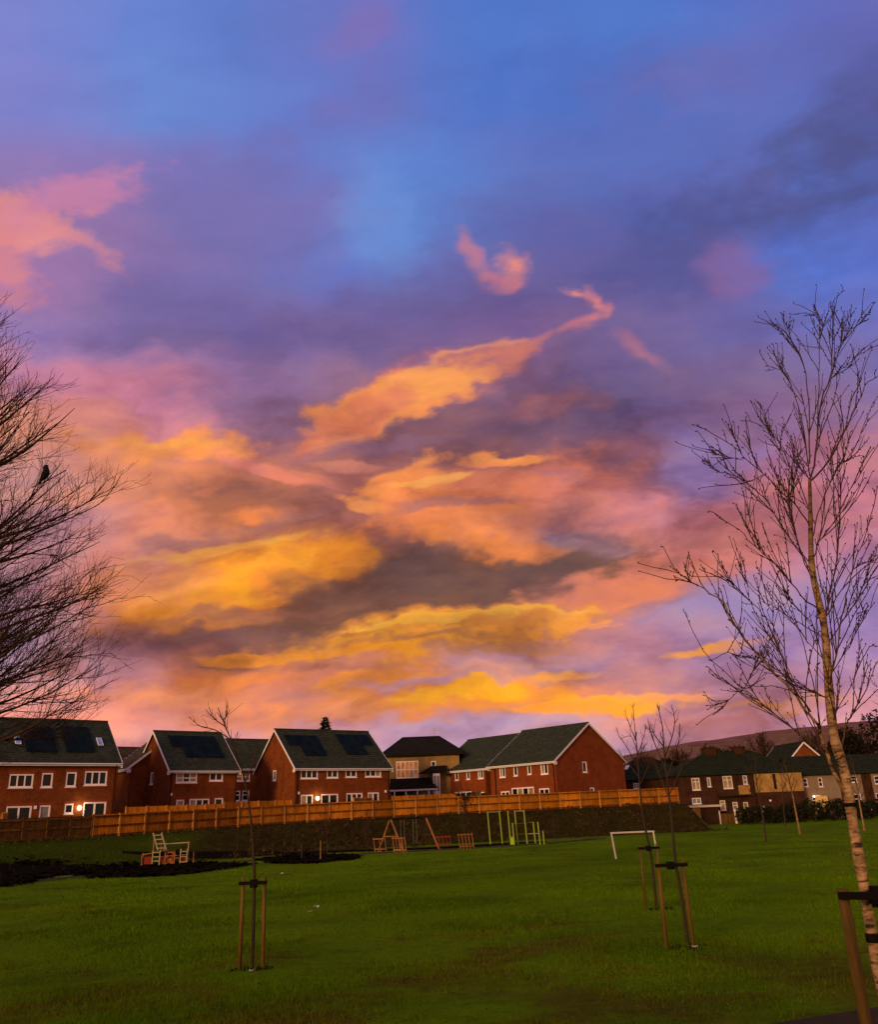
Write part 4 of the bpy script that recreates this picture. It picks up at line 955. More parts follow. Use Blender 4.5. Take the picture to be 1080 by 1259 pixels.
def build_fence(root, P, S, s0, s1, bay, h, mat, pmat, panels, gap=.03, rails=True):
    n = max(1, int(round((s1-s0)/bay))); L = (s1-s0)/n
    at = lambda s: np.array([np.interp(s, S, P[:, k]) for k in range(3)])
    ox, oy, oz = root.location
    pm = None
    for k in range(n+1):
        p = at(s0+k*L); mb = MB()
        if pm is None: mb.box((-.06, -.11, -.3), (.06, .05, h+.06)); o = mb.build('fence_post', pmat, root); pm = o.data
        else: o = put('fence_post', pm, root)
        q = at(min(s0+k*L+.1, s1)) - at(max(s0+k*L-.1, s0)); o.location = (p[0]-ox, p[1]-oy, p[2]-oz); o.rotation_euler = (0, 0, math.atan2(q[1], q[0]))
        if k == n: break
        b = at(s0+(k+1)*L); d = b-p; Ld = math.hypot(d[0], d[1]); rz = math.atan2(d[1], d[0])
        me = panels[k % len(panels)]
        o = put('fence_panel', me, root, loc=(p[0]-ox, p[1]-oy, p[2]-oz+random.uniform(-.015, .015)), rot=(0, -math.atan2(d[2], Ld)*.9, rz)); o.scale = (Ld/bay, 1, 1)
        if rails:
            for z in (.16, .84, h-.14):
                me_r = build_fence.rail.setdefault((round(bay, 2), pmat.name), None)
                if me_r is None:
                    mb = MB(); mb.box((.05, -.095, -.06), (bay-.05, -.028, .06)); ro = mb.build('fence_rail', M['rail'] if mat is M['fence'] else mat, o); me_r = build_fence.rail[(round(bay, 2), pmat.name)] = ro.data
                else: ro = put('fence_rail', me_r, o)
                ro.location = (0, 0, z)
build_fence.rail = {}
P, S = fence_line(FENCE); i112 = S[3]
root = thing('timber_fence', 'long orange timber fence on the bank below the brick houses', 'fence', (0, 90, 1.2))
panels = [make_panel(2.3, 1.68, M['fence'], k) for k in range(5)]
build_fence(root, P, S, i112, S[-1], 2.3, 1.68, M['fence'], M['post_new'], panels)
root = thing('timber_fence', 'dark weathered timber fence in front of the leftmost house', 'fence', (-33, 60, .7))
old = [make_panel(1.9, 1.62, M['fence_old'], 20+k) for k in range(3)]
build_fence(root, P, S, S[0], i112-.06, 1.9, 1.62, M['fence_old'], M['fence_old'], old)
gp = [make_panel(1.85, 1.7, M['fence'], 40+k) for k in range(3)]
def garden_fence(label, p, q):
    root = thing('garden_fence', label, 'fence', p); P_, S_ = fence_line([p, q])
    build_fence(root, P_, S_, 0, S_[-1], 1.85, 1.7, M['fence'], M['post_new'], gp, rails=False)
garden_fence('orange garden fence dividing the leftmost house\'s two plots', (-33.2, 66.6, 1.15), (-35.2, 71.4, 1.25))
garden_fence('orange garden fence in the gap between the two leftmost houses', (-27.6, 76.6, 1.45), (-20.6, 82.0, 1.5))
garden_fence('orange garden fence left of the middle house gable', (-21.2, 84.4, 1.7), (-15.6, 88.6, 1.75))
garden_fence('orange garden fence before the patio doors of the middle house', (-9.6, 89.3, 1.75), (-8.2, 94.2, 1.75))
garden_fence('orange garden fence before the buff brick porch', (-6.0, 93.5, 1.85), (0.6, 97.5, 1.95))
# limbs of the near trees, as points in metres
BIRCH_TRUNK = [
  ([(2.207,5.0,0.445),(2.19,5.0,0.82),(2.195,5.0,1.22),(2.199,5.0,1.527),(2.205,5.0,1.761),(2.194,5.0,1.871),(2.183,5.0,1.982),(2.192,5.0,2.126),(2.212,5.0,2.314),(2.234,5.0,2.498),(2.245,5.0,2.647),(2.237,5.0,2.8),(2.237,5.0,2.961),(2.258,5.0,3.12),(2.288,5.0,3.297),(2.326,5.0,3.533)], 0.05),
]
BIRCH_LIMBS = [
  ([(2.326,5.0,3.533),(2.397,5.013,3.701),(2.507,5.025,4.069),(2.605,5.037,4.255),(2.655,5.05,4.436),(2.713,5.062,4.666),(2.728,5.075,4.762),(2.76,5.088,4.859),(2.852,5.1,4.955)], 0.0105),
  ([(2.329,5.0,3.524),(2.43,4.917,3.626),(2.485,4.833,3.729),(2.526,4.75,3.82),(2.569,4.667,3.924),(2.592,4.583,3.984),(2.636,4.5,3.991)], 0.0095),
  ([(2.316,5.0,3.479),(2.34,5.06,3.595),(2.293,5.12,3.729),(2.243,5.18,3.896),(2.18,5.24,4.027),(2.098,5.3,4.095)], 0.0073),
  ([(2.278,5.0,3.213),(2.189,4.943,3.345),(2.099,4.886,3.407),(1.979,4.829,3.516),(1.854,4.771,3.599),(1.798,4.714,3.64),(1.652,4.657,3.716),(1.539,4.6,3.747)], 0.0095),
  ([(1.967,4.8,3.505),(1.823,4.725,3.434),(1.725,4.65,3.45),(1.59,4.575,3.455),(1.522,4.5,3.487)], 0.0052),
  ([(1.827,4.7,3.57),(1.709,4.6,3.537),(1.578,4.5,3.52)], 0.0042),
  ([(2.331,5.0,3.56),(2.356,5.033,3.712),(2.381,5.067,4.013),(2.369,5.1,4.269),(2.335,5.133,4.38),(2.273,5.167,4.432),(2.249,5.2,4.559)], 0.0084),
  ([(2.346,5.0,3.642),(2.394,4.96,4.041),(2.396,4.92,4.313),(2.329,4.88,4.455),(2.301,4.84,4.531),(2.264,4.8,4.589)], 0.0084),
  ([(2.468,5.02,3.986),(2.561,5.076,4.308),(2.636,5.132,4.591),(2.715,5.188,4.757),(2.665,5.244,4.873),(2.567,5.3,4.913)], 0.0063),
  ([(2.49,5.0,4.034),(2.544,4.95,4.152),(2.632,4.9,4.393),(2.695,4.85,4.505),(2.719,4.8,4.648)], 0.0073),
  ([(2.72,4.9,4.522),(2.752,4.85,4.527),(2.783,4.8,4.536)], 0.0042),
  ([(2.58,5.0,4.206),(2.669,5.067,4.299),(2.862,5.133,4.457),(3.094,5.2,4.586)], 0.0063),
  ([(2.182,5.0,1.689),(2.14,4.96,1.749),(2.093,4.92,1.876),(2.057,4.88,1.972),(2.042,4.84,2.017),(1.988,4.8,2.08),(1.933,4.76,2.13),(1.878,4.72,2.21),(1.819,4.68,2.259),(1.709,4.64,2.384),(1.624,4.6,2.477),(1.554,4.56,2.587),(1.514,4.52,2.669),(1.407,4.48,2.738),(1.365,4.44,2.826),(1.332,4.4,2.888)], 0.0231),
  ([(1.414,4.5,2.743),(1.334,4.425,2.76),(1.253,4.35,2.779)], 0.0042),
  ([(2.034,4.9,2.112),(1.985,4.95,2.26),(1.972,5.0,2.414),(1.968,5.05,2.539),(1.984,5.1,2.669),(2.033,5.15,2.861),(2.109,5.2,2.996)], 0.0105),
  ([(1.961,5.05,2.639),(1.921,5.0,2.65),(1.818,4.95,2.76),(1.72,4.9,2.833),(1.632,4.85,2.889),(1.508,4.8,2.92)], 0.0063),
  ([(1.993,5.1,2.728),(2.011,5.167,2.765),(1.905,5.233,2.955),(1.923,5.3,3.147)], 0.0052),
  ([(2.205,5.0,1.761),(2.173,5.056,1.83),(2.14,5.111,1.911),(2.073,5.167,2.004),(2.021,5.222,2.078),(1.866,5.278,2.232),(1.743,5.333,2.397),(1.655,5.389,2.523),(1.605,5.444,2.678),(1.573,5.5,2.847)], 0.0115),
  ([(1.834,5.25,2.244),(1.789,5.267,2.287),(1.703,5.283,2.234),(1.59,5.3,2.189)], 0.0052),
  ([(1.789,5.25,2.304),(1.838,5.333,2.318),(1.945,5.417,2.437),(2.112,5.5,2.556)], 0.0052),
  ([(1.646,5.3,2.48),(1.785,5.4,2.543),(1.9,5.5,2.52),(2.048,5.6,2.531)], 0.0042),
  ([(2.198,5.0,1.892),(2.286,5.08,2.021),(2.37,5.16,2.104),(2.502,5.24,2.222),(2.628,5.32,2.371),(2.772,5.4,2.515)], 0.0136),
  ([(2.202,5.0,2.254),(2.201,4.944,2.297),(2.218,4.889,2.386),(2.24,4.833,2.508),(2.268,4.778,2.654),(2.3,4.722,2.776),(2.347,4.667,2.921),(2.371,4.611,2.994),(2.429,4.556,3.137),(2.465,4.5,3.28)], 0.0115),
  ([(2.236,5.0,2.584),(2.276,5.033,2.678),(2.343,5.067,2.802),(2.423,5.1,2.992),(2.505,5.133,3.216),(2.57,5.167,3.421),(2.602,5.2,3.516),(2.68,5.233,3.732),(2.723,5.267,3.915),(2.748,5.3,4.105)], 0.0115),
  ([(2.239,5.0,2.681),(2.194,4.938,2.703),(2.09,4.875,2.765),(1.985,4.812,2.894),(1.886,4.75,2.973),(1.786,4.688,3.036),(1.698,4.625,3.107),(1.598,4.562,3.149),(1.511,4.5,3.183)], 0.0105),
  ([(2.237,5.0,2.961),(2.248,5.067,3.042),(2.21,5.133,3.163),(2.168,5.2,3.344),(2.15,5.267,3.474),(2.141,5.333,3.672),(2.185,5.4,3.876)], 0.0084),
  ([(2.212,5.0,2.408),(2.228,5.06,2.437),(2.18,5.12,2.547),(2.133,5.18,2.68),(2.078,5.24,2.783),(2.051,5.3,2.93)], 0.0073),
  ([(2.192,5.0,2.148),(2.156,4.94,2.188),(2.038,4.88,2.23),(1.928,4.82,2.226),(1.791,4.76,2.241),(1.629,4.7,2.239)], 0.0052),
  ([(2.239,5.0,2.916),(2.16,4.94,3.044),(2.116,4.88,3.206),(2.083,4.82,3.341),(2.05,4.76,3.449),(2.032,4.7,3.582)], 0.0073),
  ([(2.237,5.0,2.855),(2.245,5.1,3.036),(2.261,5.2,3.253),(2.307,5.3,3.48),(2.435,5.4,3.746),(2.551,5.5,4.028)], 0.0073),
  ([(2.282,5.0,3.266),(2.314,5.083,3.456),(2.314,5.167,3.628),(2.291,5.25,3.807),(2.287,5.333,3.994),(2.286,5.417,4.218),(2.277,5.5,4.343)], 0.0073),
  ([(2.264,5.0,3.135),(2.364,5.057,3.335),(2.482,5.114,3.516),(2.599,5.171,3.675),(2.73,5.229,3.78),(2.871,5.286,3.977),(3.005,5.343,4.183),(3.137,5.4,4.332)], 0.0084),
  ([(2.245,5.0,3.007),(2.3,4.92,3.134),(2.358,4.84,3.208),(2.43,4.76,3.356),(2.49,4.68,3.451),(2.606,4.6,3.619)], 0.0084),
  ([(2.243,5.0,2.647),(2.389,5.075,2.793),(2.559,5.15,2.985),(2.688,5.225,3.054),(2.854,5.3,3.206)], 0.0084),
  ([(2.232,5.0,2.488),(2.319,4.925,2.613),(2.379,4.85,2.705),(2.428,4.775,2.813),(2.491,4.7,2.839)], 0.0073),
  ([(2.214,5.0,2.314),(2.388,5.1,2.476),(2.528,5.2,2.614),(2.651,5.3,2.748)], 0.0063),
  ([(2.187,5.0,2.049),(2.196,4.925,2.122),(2.245,4.85,2.209),(2.29,4.775,2.331),(2.329,4.7,2.429)], 0.0063),
  ([(2.234,5.0,2.498),(2.135,4.9,2.591),(2.037,4.8,2.659),(1.932,4.7,2.719),(1.871,4.6,2.789)], 0.0063),
]
SAPLING_A_TRUNK = [
  ([(-2.965,13.85,-0.383),(-2.972,13.85,0.779),(-3.015,13.85,1.291),(-3.068,13.85,1.734),(-3.145,13.85,2.117),(-3.233,13.85,2.422),(-3.377,13.85,2.796),(-3.475,13.85,2.986),(-3.562,13.85,3.178),(-3.649,13.85,3.372)], 0.03),
]
SAPLING_A_LIMBS = [
  ([(-3.518,13.85,3.076),(-3.725,13.972,3.209),(-3.911,14.094,3.384)], 0.012),
  ([(-3.405,13.85,2.859),(-3.705,13.932,3.04),(-3.952,14.014,3.107),(-4.168,14.096,3.264)], 0.012),
  ([(-3.561,13.85,3.166),(-3.502,13.856,3.253),(-3.497,13.862,3.393)], 0.012),
  ([(-3.233,13.85,2.422),(-3.312,13.764,2.664),(-3.28,13.679,2.964)], 0.012),
  ([(-3.174,13.85,2.214),(-2.995,13.672,2.525),(-2.927,13.493,2.753)], 0.012),
]
SAPLING_B_TRUNK = [
  ([(3.515,14.4,-0.404),(3.504,14.4,0.304),(3.473,14.4,0.804),(3.487,14.4,1.207),(3.498,14.4,1.802),(3.494,14.4,2.087),(3.503,14.4,2.517),(3.523,14.4,2.851),(3.483,14.4,3.219)], 0.03),
]
SAPLING_B_LIMBS = [
  ([(3.495,14.4,2.2),(3.383,14.369,2.519),(3.301,14.338,2.776),(3.28,14.307,2.993)], 0.012),
  ([(3.506,14.4,2.389),(3.658,14.376,2.701),(3.724,14.351,2.955),(3.697,14.327,3.202)], 0.012),
  ([(3.506,14.4,2.075),(3.653,14.279,2.44),(3.72,14.157,2.681),(3.714,14.036,2.873)], 0.012),
  ([(3.512,14.4,2.542),(3.344,14.22,2.7),(3.255,14.039,2.84)], 0.012),
  ([(3.511,14.4,1.703),(3.436,14.6,2.085),(3.433,14.799,2.351)], 0.012),
  ([(3.514,14.4,1.826),(3.759,14.461,2.193),(3.853,14.522,2.384)], 0.012),
]
SAPLING_C_TRUNK = [
  ([(4.449,20.66,-0.522),(4.454,20.66,0.12),(4.45,20.66,0.692),(4.366,20.66,1.383),(4.369,20.66,1.891),(4.378,20.66,2.301),(4.404,20.66,3.027),(4.405,20.66,3.546),(4.421,20.66,3.922)], 0.03),
]
SAPLING_C_LIMBS = [
  ([(4.378,20.66,2.463),(4.169,20.589,2.921),(3.997,20.518,3.196),(3.94,20.448,3.395)], 0.012),
  ([(4.39,20.66,2.735),(4.588,20.634,3.184),(4.671,20.608,3.457)], 0.012),
  ([(4.393,20.66,3.101),(4.322,20.85,3.493),(4.28,21.039,3.838)], 0.012),
  ([(4.376,20.66,2.283),(4.148,20.819,2.661),(4.014,20.978,2.916)], 0.012),
  ([(4.392,20.66,2.917),(4.319,20.798,3.207),(4.11,20.935,3.17)], 0.012),
  ([(4.374,20.66,2.104),(4.622,20.617,2.542),(4.742,20.574,2.99)], 0.012),
]

# ------------------------------------------------------------------ play equipment
def rod(name, pts, r, mat, parent, sides=6):
    mb = MB(); mb.tube(pts, r, sides); return mb.build(name, M[mat], parent)
def beam(name, p, q, w, h, mat, parent):
    mb = MB(); mb.bar(p, q, w, h); return mb.build(name, M[mat], parent)

# climbing frame; local x along its front, y away from the camera
cx, cy = -19.6, 61.9; t = thing('climbing_frame', 'low climbing frame with pale ladders and red panels on dark bark surface', 'climbing frame', (cx, cy, gz(cx, cy)+.05), R(14))
def ladder(x0, y0, z0, x1, y1, z1, w, n, mat, name='ladder'):
    mb = MB(); a = Vector((x0, y0, z0)); b = Vector((x1, y1, z1)); s = Vector((w, 0, 0))
    mb.bar(a, b, .07, .07); mb.bar(a+s, b+s, .07, .07)
    for k in range(n): p = a.lerp(b, (k+.5)/n); mb.bar(p, p+s, .05, .06)
    return mb.build(name, M[mat], t)
ladder(-.30, .0, .95, -.75, .9, 2.05, .55, 4, 'play_pale')
ladder(-.60, -.3, -.1, -.60, -.2, .95, .46, 4, 'play_pale')
ladder(.22, -.3, -.1, .22, -.25, .80, .60, 2, 'play_wood'); ladder(1.2, -.3, .0, 1.2, -.25, .98, .42, 3, 'play_pale')
for x, y, z in ((-1.3, .2, .75), (-.65, .9, 2.05), (-.15, .9, 2.05), (.3, .8, .98), (1.2, .8, .98), (1.6, .8, .95), (-1.3, 1.0, .8), (2.05, .3, .75)):
    rod('post', [(x, y, -.2), (x, y, z)], .045, 'play_wood', t)
beam('balance_beam', (.0, .8, 1.32), (1.7, .8, 1.36), .06, .07, 'play_pale', t)
for x in (0.05, 1.66): rod('post', [(x, .8, -.2), (x, .8, 1.32)], .04, 'play_pale', t)
mb = MB(); mb.box((-.65, .1, .82), (.28, .9, .88)); mb.build('platform', M['play_wood'], t)
mb = MB(); mb.box((.75, .1, .55), (1.62, .9, .61)); mb.build('platform', M['play_wood'], t)
for x0, x1, z0, z1, m in ((-1.3, -.68, .1, .55, 'play_red'), (-.1, .22, .12, .5, 'play_red'), (.3, .78, .05, .42, 'play_orange'), (.62, .82, .3, .82, 'play_orange'), (1.28, 1.56, .1, .4, 'play_red')):
    mb = MB(); mb.box((x0, .28, z0), (x1, .32, z1)); mb.build('panel', M[m], t)
for a, b in (((-1.3, .2, .72), (-.6, .2, .80)), ((.3, .1, .78), (.82, .1, .80)), ((.82, .1, .42), (1.2, .1, .42)), ((.22, .1, .12), (.82, .1, .12)), ((-.6, .1, .55), (.3, .1, .5))):
    beam('rail', a, b, .05, .06, 'play_orange', t)
mb = MB(); mb.tube([(.05, -.12, .72), (.05, .06, .72)], .17, 14); mb.build('black_drum', M['rubber'], t)
mb = MB(); mb.tube([(1.02, -.05, .78), (1.02, .2, .78)], .2, 14); mb.build('black_drum', M['rubber'], t)

# swing
t = thing('swing_set', 'timber A-frame swing set at the foot of the bank', 'swing', (-4.55, 68.4, gz(-4.5, 68.4)), R(50))
hz = 2.34
for x in (0, 4.0):
    for s in (-1, 1):
        beam('leg', (x, s*1.4, -.1), (x, s*.05, hz), .10, .10, 'play_wood' if not (x and s > 0) else 'bark', t)
    beam('brace', (x, -.72, 1.15), (x, .72, 1.15), .06, .07, 'play_wood' if not x else 'bark', t)
rod('top_bar', [(-.15, 0, hz), (4.15, 0, hz+.02)], .05, 'pipe', t)
for x in (1.3, 2.7):
    mb = MB()
    for d in (-.2, .2): mb.tube([(x+d, 0, hz-.05), (x+d, 0, .5)], .012, 4)
    mb.build('chains', M['steel'], t)
    mb = MB(); mb.box((x-.23, -.09, .46), (x+.23, .09, .5)); mb.build('seat', M['rubber'], t)
def rail_panel(label, p, q, h, n, mat, lean=.12):
    t = thing('slatted_barrier', label, 'barrier', (p[0], p[1], gz(*p)), math.atan2(q[1]-p[1], q[0]-p[0])); L = math.hypot(q[0]-p[0], q[1]-p[1])
    for k in range(n):
        x = L*k/(n-1); rod('slat', [(x+lean, 0, -.1), (x-lean*.4, 0, h)], .033, mat, t, 5)
    beam('rail', (-lean*.3-.05, -.06, h-.1), (L-lean*.3+.05, -.06, h-.1), .05, .08, mat, t)
    beam('rail', (lean*.6, -.06, .22), (L+lean*.6, -.06, .22), .05, .08, mat, t)
rail_panel('wooden slatted barrier beside the left swing leg', (-4.35, 68.0), (-3.42, 67.4), 1.12, 5, 'play_wood')
rail_panel('wooden slatted barrier right of the swing, on its own', (.55, 69.2), (1.6, 69.9), 1.15, 5, 'play_wood')
rail_panel('short wooden barrier behind the left swing leg', (-6.0, 70.6), (-5.1, 70.2), 1.05, 3, 'play_wood')
rail_panel('small reddish barrier further back between swing and slatted barrier', (-1.4, 76.4), (-.1, 76.6), .85, 5, 'play_red')

# green outdoor gym
def gym(label, posts, bars, extra=()):
    x0, y0 = posts[0][0], posts[0][1]; z0 = gz(x0, y0); t = thing('exercise_frame', label, 'exercise frame', (x0, y0, z0))
    for x, y, h, lean in posts:
        rod('post', [(x-x0+lean, y-y0, -.15), (x-x0, y-y0, h)], .056, 'play_green', t, 8)
    for a, b, r, m in bars: rod('bar', [(a[0]-x0, a[1]-y0, a[2]), (b[0]-x0, b[1]-y0, b[2])], r, m, t)
    for lo, hi, m in extra: mb = MB(); mb.box((lo[0]-x0, lo[1]-y0, lo[2]), (hi[0]-x0, hi[1]-y0, hi[2])); mb.build('panel', M[m], t)
gym('tall lime green pull-up frame, leftmost of the exercise frames', [(3.06, 74.9, 2.62, .12), (4.04, 74.9, 2.62, .12)], [((3.0, 74.9, 2.56), (4.1, 74.9, 2.58), .028, 'play_pale')])
gym('three-post lime green pull-up frame with a lime panel', [(4.72, 74.6, 2.62, .1), (5.30, 74.8, 2.62, .12), (6.05, 74.7, 2.64, .12)], [((5.3, 74.8, 2.56), (6.05, 74.7, 2.58), .03, 'play_pale'), ((4.72, 74.6, .6), (5.05, 74.2, .6), .04, 'play_green')], [((4.80, 74.3, .02), (5.12, 74.36, .55), 'play_lime')])
gym('waist-high lime green ladder bar behind the pull-up frames', [(5.02, 74.2, 1.68, .06), (6.82, 75.4, 1.68, .08)], [((5.0, 74.2, 1.62), (6.85, 75.4, 1.64), .011, 'play_green'), ((5.0, 74.2, .8), (6.85, 75.4, .8), .011, 'play_green')])
gym('pair of short lime green posts, rightmost of the exercise frames', [(6.95, 72.8, 1.72, .08), (7.25, 72.2, 1.05, .04)], [((6.15, 73.4, .82), (6.95, 72.8, .84), .03, 'play_pale')])
for x, y, h, lab in ((-8.75, 61.0, 1.2, 'pale slim timber post alone on the edge of the lawn'), (-10.33, 63, .9, 'short grey post on the dark bed left of the pale post'), (-13.3, 68.0, 1.0, 'short grey post at the left end of the dark bed'), (-9.17, 67.3, 1.0, 'dim post behind the pale slim post')):
    t = thing('marker_post', lab, 'post', (x, y, gz(x, y))); rod('shaft', [(0, 0, -.2), (0, 0, h)], .042, 'stake_pale' if h > 1.1 else 'bark', t, 6)
    mb = MB(); mb.tube([(0, 0, h), (0, 0, h+.05)], [.06, .02], 6); mb.build('cap', M['stake_pale' if h > 1.1 else 'bark'], t)

# goal
gx, gy = 8.43, 48.2; t = thing('goal_frame', 'small white metal goal frame without a net', 'goal', (gx, gy, gz(gx, gy)), R(3))
rod('upright', [(.13, 0, -.05), (0, 0, 1.27)], .045, 'goal', t, 8); rod('upright', [(2.34, .05, -.05), (2.26, .05, 1.27)], .045, 'goal', t, 8); rod('crossbar', [(-.05, 0, 1.27), (2.31, .05, 1.27)], .045, 'goal', t, 8)

# ------------------------------------------------------------------ trees
def wander(p, d, L, n, r0, r1, wob, rise, r):
    """a wandering twig: n points from p along d, rising (or drooping) as it goes"""
    P = [np.array(p, float)]; d = np.array(d, float); d /= np.linalg.norm(d); st = L/(n-1)
    for k in range(n-1):
        d = d + r.normal(0, wob, 3) + np.array([0, 0, rise]); d /= np.linalg.norm(d); P.append(P[-1] + d*st)
    return np.array(P), np.linspace(r0, r1, n)
def side_dir(T, ang, r, up=.25):
    a = r.normal(0, 1, 3); a -= T*(a@T); a /= np.linalg.norm(a)+1e-9
    d = T*math.cos(ang)+a*math.sin(ang); d[2] += up; return d/np.linalg.norm(d)
def sample(P, t):
    k = t*(len(P)-1); i = min(int(k), len(P)-2); f = k-i; T = P[i+1]-P[i]; return P[i]*(1-f)+P[i+1]*f, T/(np.linalg.norm(T)+1e-9)
def smooth_path(P, n=3):
    P = np.array(P, float)
    t = np.arange(len(P)); tt = np.linspace(0, len(P)-1, (len(P)-1)*n+1); Q = np.empty((len(tt), 3)); m = np.gradient(P, axis=0)
    i = np.minimum(tt.astype(int), len(P)-2); f = (tt-i)[:, None]; h = f*f*(3-2*f); a, b = P[i], P[i+1]
    return (2*f**3-3*f**2+1)*a + (f**3-2*f**2+f)*m[i] + (-2*f**3+3*f**2)*b + (f**3-f**2)*m[i+1]

def guard(root_label, x, y, h, half, rz, pale, bar_w, group='tree stakes round the young trees'):
    t = thing('tree_stakes', root_label, 'tree stakes', (x, y, gz(x, y)), rz, group)
    for s in (-1, 1):
        mb = MB(); mb.tube([(s*half+s*.01, 0, -.3), (s*half, 0, h*.5), (s*half-s*.005, 0, h)], [.030, .029, .027], 9); mb.build('stake', M['stake' if s < 0 or not pale else 'stake_pale'], t, True)
    mb = MB(); mb.box((-half-bar_w, -.065, h-.10), (half+bar_w, -.048, h-.05)); mb.build('crossbar', M['rubber'], t)
    mb = MB()
    for k in range(16):
        a0, a1 = k*2*math.pi/16, (k+1)*2*math.pi/16; q = lambda a, rr, z: (rr*math.cos(a), rr*math.sin(a), z)
        mb.poly([q(a0, .06, h-.14), q(a1, .06, h-.14), q(a1, .06, h-.03), q(a0, .06, h-.03)]); mb.poly([q(a0, .06, h-.03), q(a1, .06, h-.03), q(a1, .04, h-.03), q(a0, .04, h-.03)])
    mb.build('rubber_tie', M['rubber'], t); return t

def budding(paths, radii, P, r, n, L, rad, up, wob=.12, rise=.05, buds=None, t0=.25):
    """side twigs along a limb, with bud tips"""
    for k in range(n):
        f = r.uniform(t0, 1.0); p, T = sample(P, f); d = side_dir(T, r.uniform(.4, .9), r, up)
        q, rr = wander(p, d, L*r.uniform(.4, 1.2)*(1.25-1.0*f), 5, rad, rad*.6, wob, rise, r); paths.append(q); radii.append(rr)
        if buds is not None:
            for f in (.55, 1.0): b, Tb = sample(q, f); buds.append((b, Tb))
def bud_mesh(buds, r, size):
    P = []; Q = []
    for b, T in buds:
        d = side_dir(T, r.uniform(.2, .9), r, .1)*size*r.uniform(.6, 1.4); P.append(np.array([b, b+d*.5, b+d])); Q.append(np.array([.35, 1.0, .15])*size*.22)
    return P, Q

def build_birch():
    r = np.random.default_rng(21); base = np.array([2.37, 5.0, gz(2.37, 5.0)])
    t = thing('birch_tree', 'young silver birch with pale trunk leaning out of the right edge', 'tree', tuple(base))
    tp = np.array(BIRCH_TRUNK[0][0]); tp = np.vstack([[tp[0][0]+.02, 5.0, base[2]-.1], tp]); tp = smooth_path(tp, 3)-base
    z = tp[:, 2]; rad = np.interp(z, [0, .5, 1.5, 2.2, 3.0, 3.3, 3.75], [.036, .032, .029, .026, .019, .014, .008])
    rad = rad*(1+.05*np.sin(z*23)+.04*np.sin(z*41+1))
    tube_obj('trunk', [tp], [rad], M['birch'], t, 14)
    tw, tr, buds = [], [], []
    for k, (P, r0) in enumerate(BIRCH_LIMBS):
        P = smooth_path(np.array(P), 3)-base; P = P + np.concatenate([[[0, 0, 0]], r.normal(0, .003, (len(P)-1, 3))])
        n = len(P); R0 = max(r0*.50, .006 if k < 2 else 0); tube_obj('branch', [P], [np.interp(np.arange(n)/(n-1), [0, .3, .7, 1], [R0, R0*.7, R0*.42, .0022]).clip(.0022)], M['birch' if k == 12 else 'twig_red' if k > 20 else 'twig'], t, 6)
        L = np.linalg.norm(np.diff(P, axis=0), axis=1).sum()
        budding(tw, tr, P, r, int(2+L*3.2), .15, .0022, .30, buds=buds)
        for _ in range(int(2.5+L*3.6)):                     # long rising shoots
            f = r.uniform(.08, .72); p, T = sample(P, f); d = side_dir(T, r.uniform(.2, .5), r, .22)
            q, rr = wander(p, d, L*(1-f)*r.uniform(.35, .68)*(.55 if P[0][2] > 3.2 else 1)+.08, 9, .0036, .0016, .06, .035, r); tw.append(q); tr.append(rr)
            for e in np.linspace(.3, 1, 6): b, Tb = sample(q, e); buds.append((b, Tb))
            for _ in range(2):
                p2, T2 = sample(q, r.uniform(.25, .85)); q2, r2 = wander(p2, side_dir(T2, r.uniform(.35, .7), r, .2), r.uniform(.08, .24), 4, .0024, .0017, .08, .04, r); tw.append(q2); tr.append(r2); buds.append((q2[-1], T2))
        for f in np.linspace(.25, 1, int(L*8)+2):
            b, T = sample(P, f); buds.append((b, T))
    tube_obj('twigs', tw, tr, M['twig'], t, 4, 'stuff')
    P, Q = bud_mesh(buds, r, .018); tube_obj('buds', P, Q, M['bark'], t, 4, 'stuff')
    for z, h in ((1.70, .010), (1.09, .022)):
        i = np.argmin(np.abs(tp[:, 2]-z)); mb = MB(); c = tp[i]
        mb.tube([c-np.array([0, 0, h]), c+np.array([0, 0, h])], [rad[i]+.006]*2, 14); mb.build('bark_band', M['rubber'], t)
    return t
build_birch()
# its stakes: one stake in view, strap across to the second beyond the frame
g0 = gz(2.25, 4.87)
t = thing('tree_stakes', 'weathered orange stake with black strap holding the birch at right edge', 'tree stakes', (2.25, 4.87, g0), R(6), 'tree stakes round the young trees')
for x in (-.24, .30):
    mb = MB(); mb.tube([(x, 0, -.3), (x, 0, .7), (x, 0, 1.29)], [.029, .029, .027], 12); mb.build('stake', M['stake'], t, True)
mb = MB(); mb.bar((-.29, -.05, 1.265), (-.02, -.05, 1.25), .02, .036); mb.bar((-.03, -.055, 1.25), (.40, -.05, 1.30), .02, .036); mb.build('strap', M['rubber'], t)
mb = MB(); mb.tube([(.0, .06, 1.19), (.0, .06, 1.29)], [.052, .052], 14); mb.box((-.09, -.03, 1.215), (0, .04, 1.255)); mb.build('rubber_tie', M['rubber'], t)

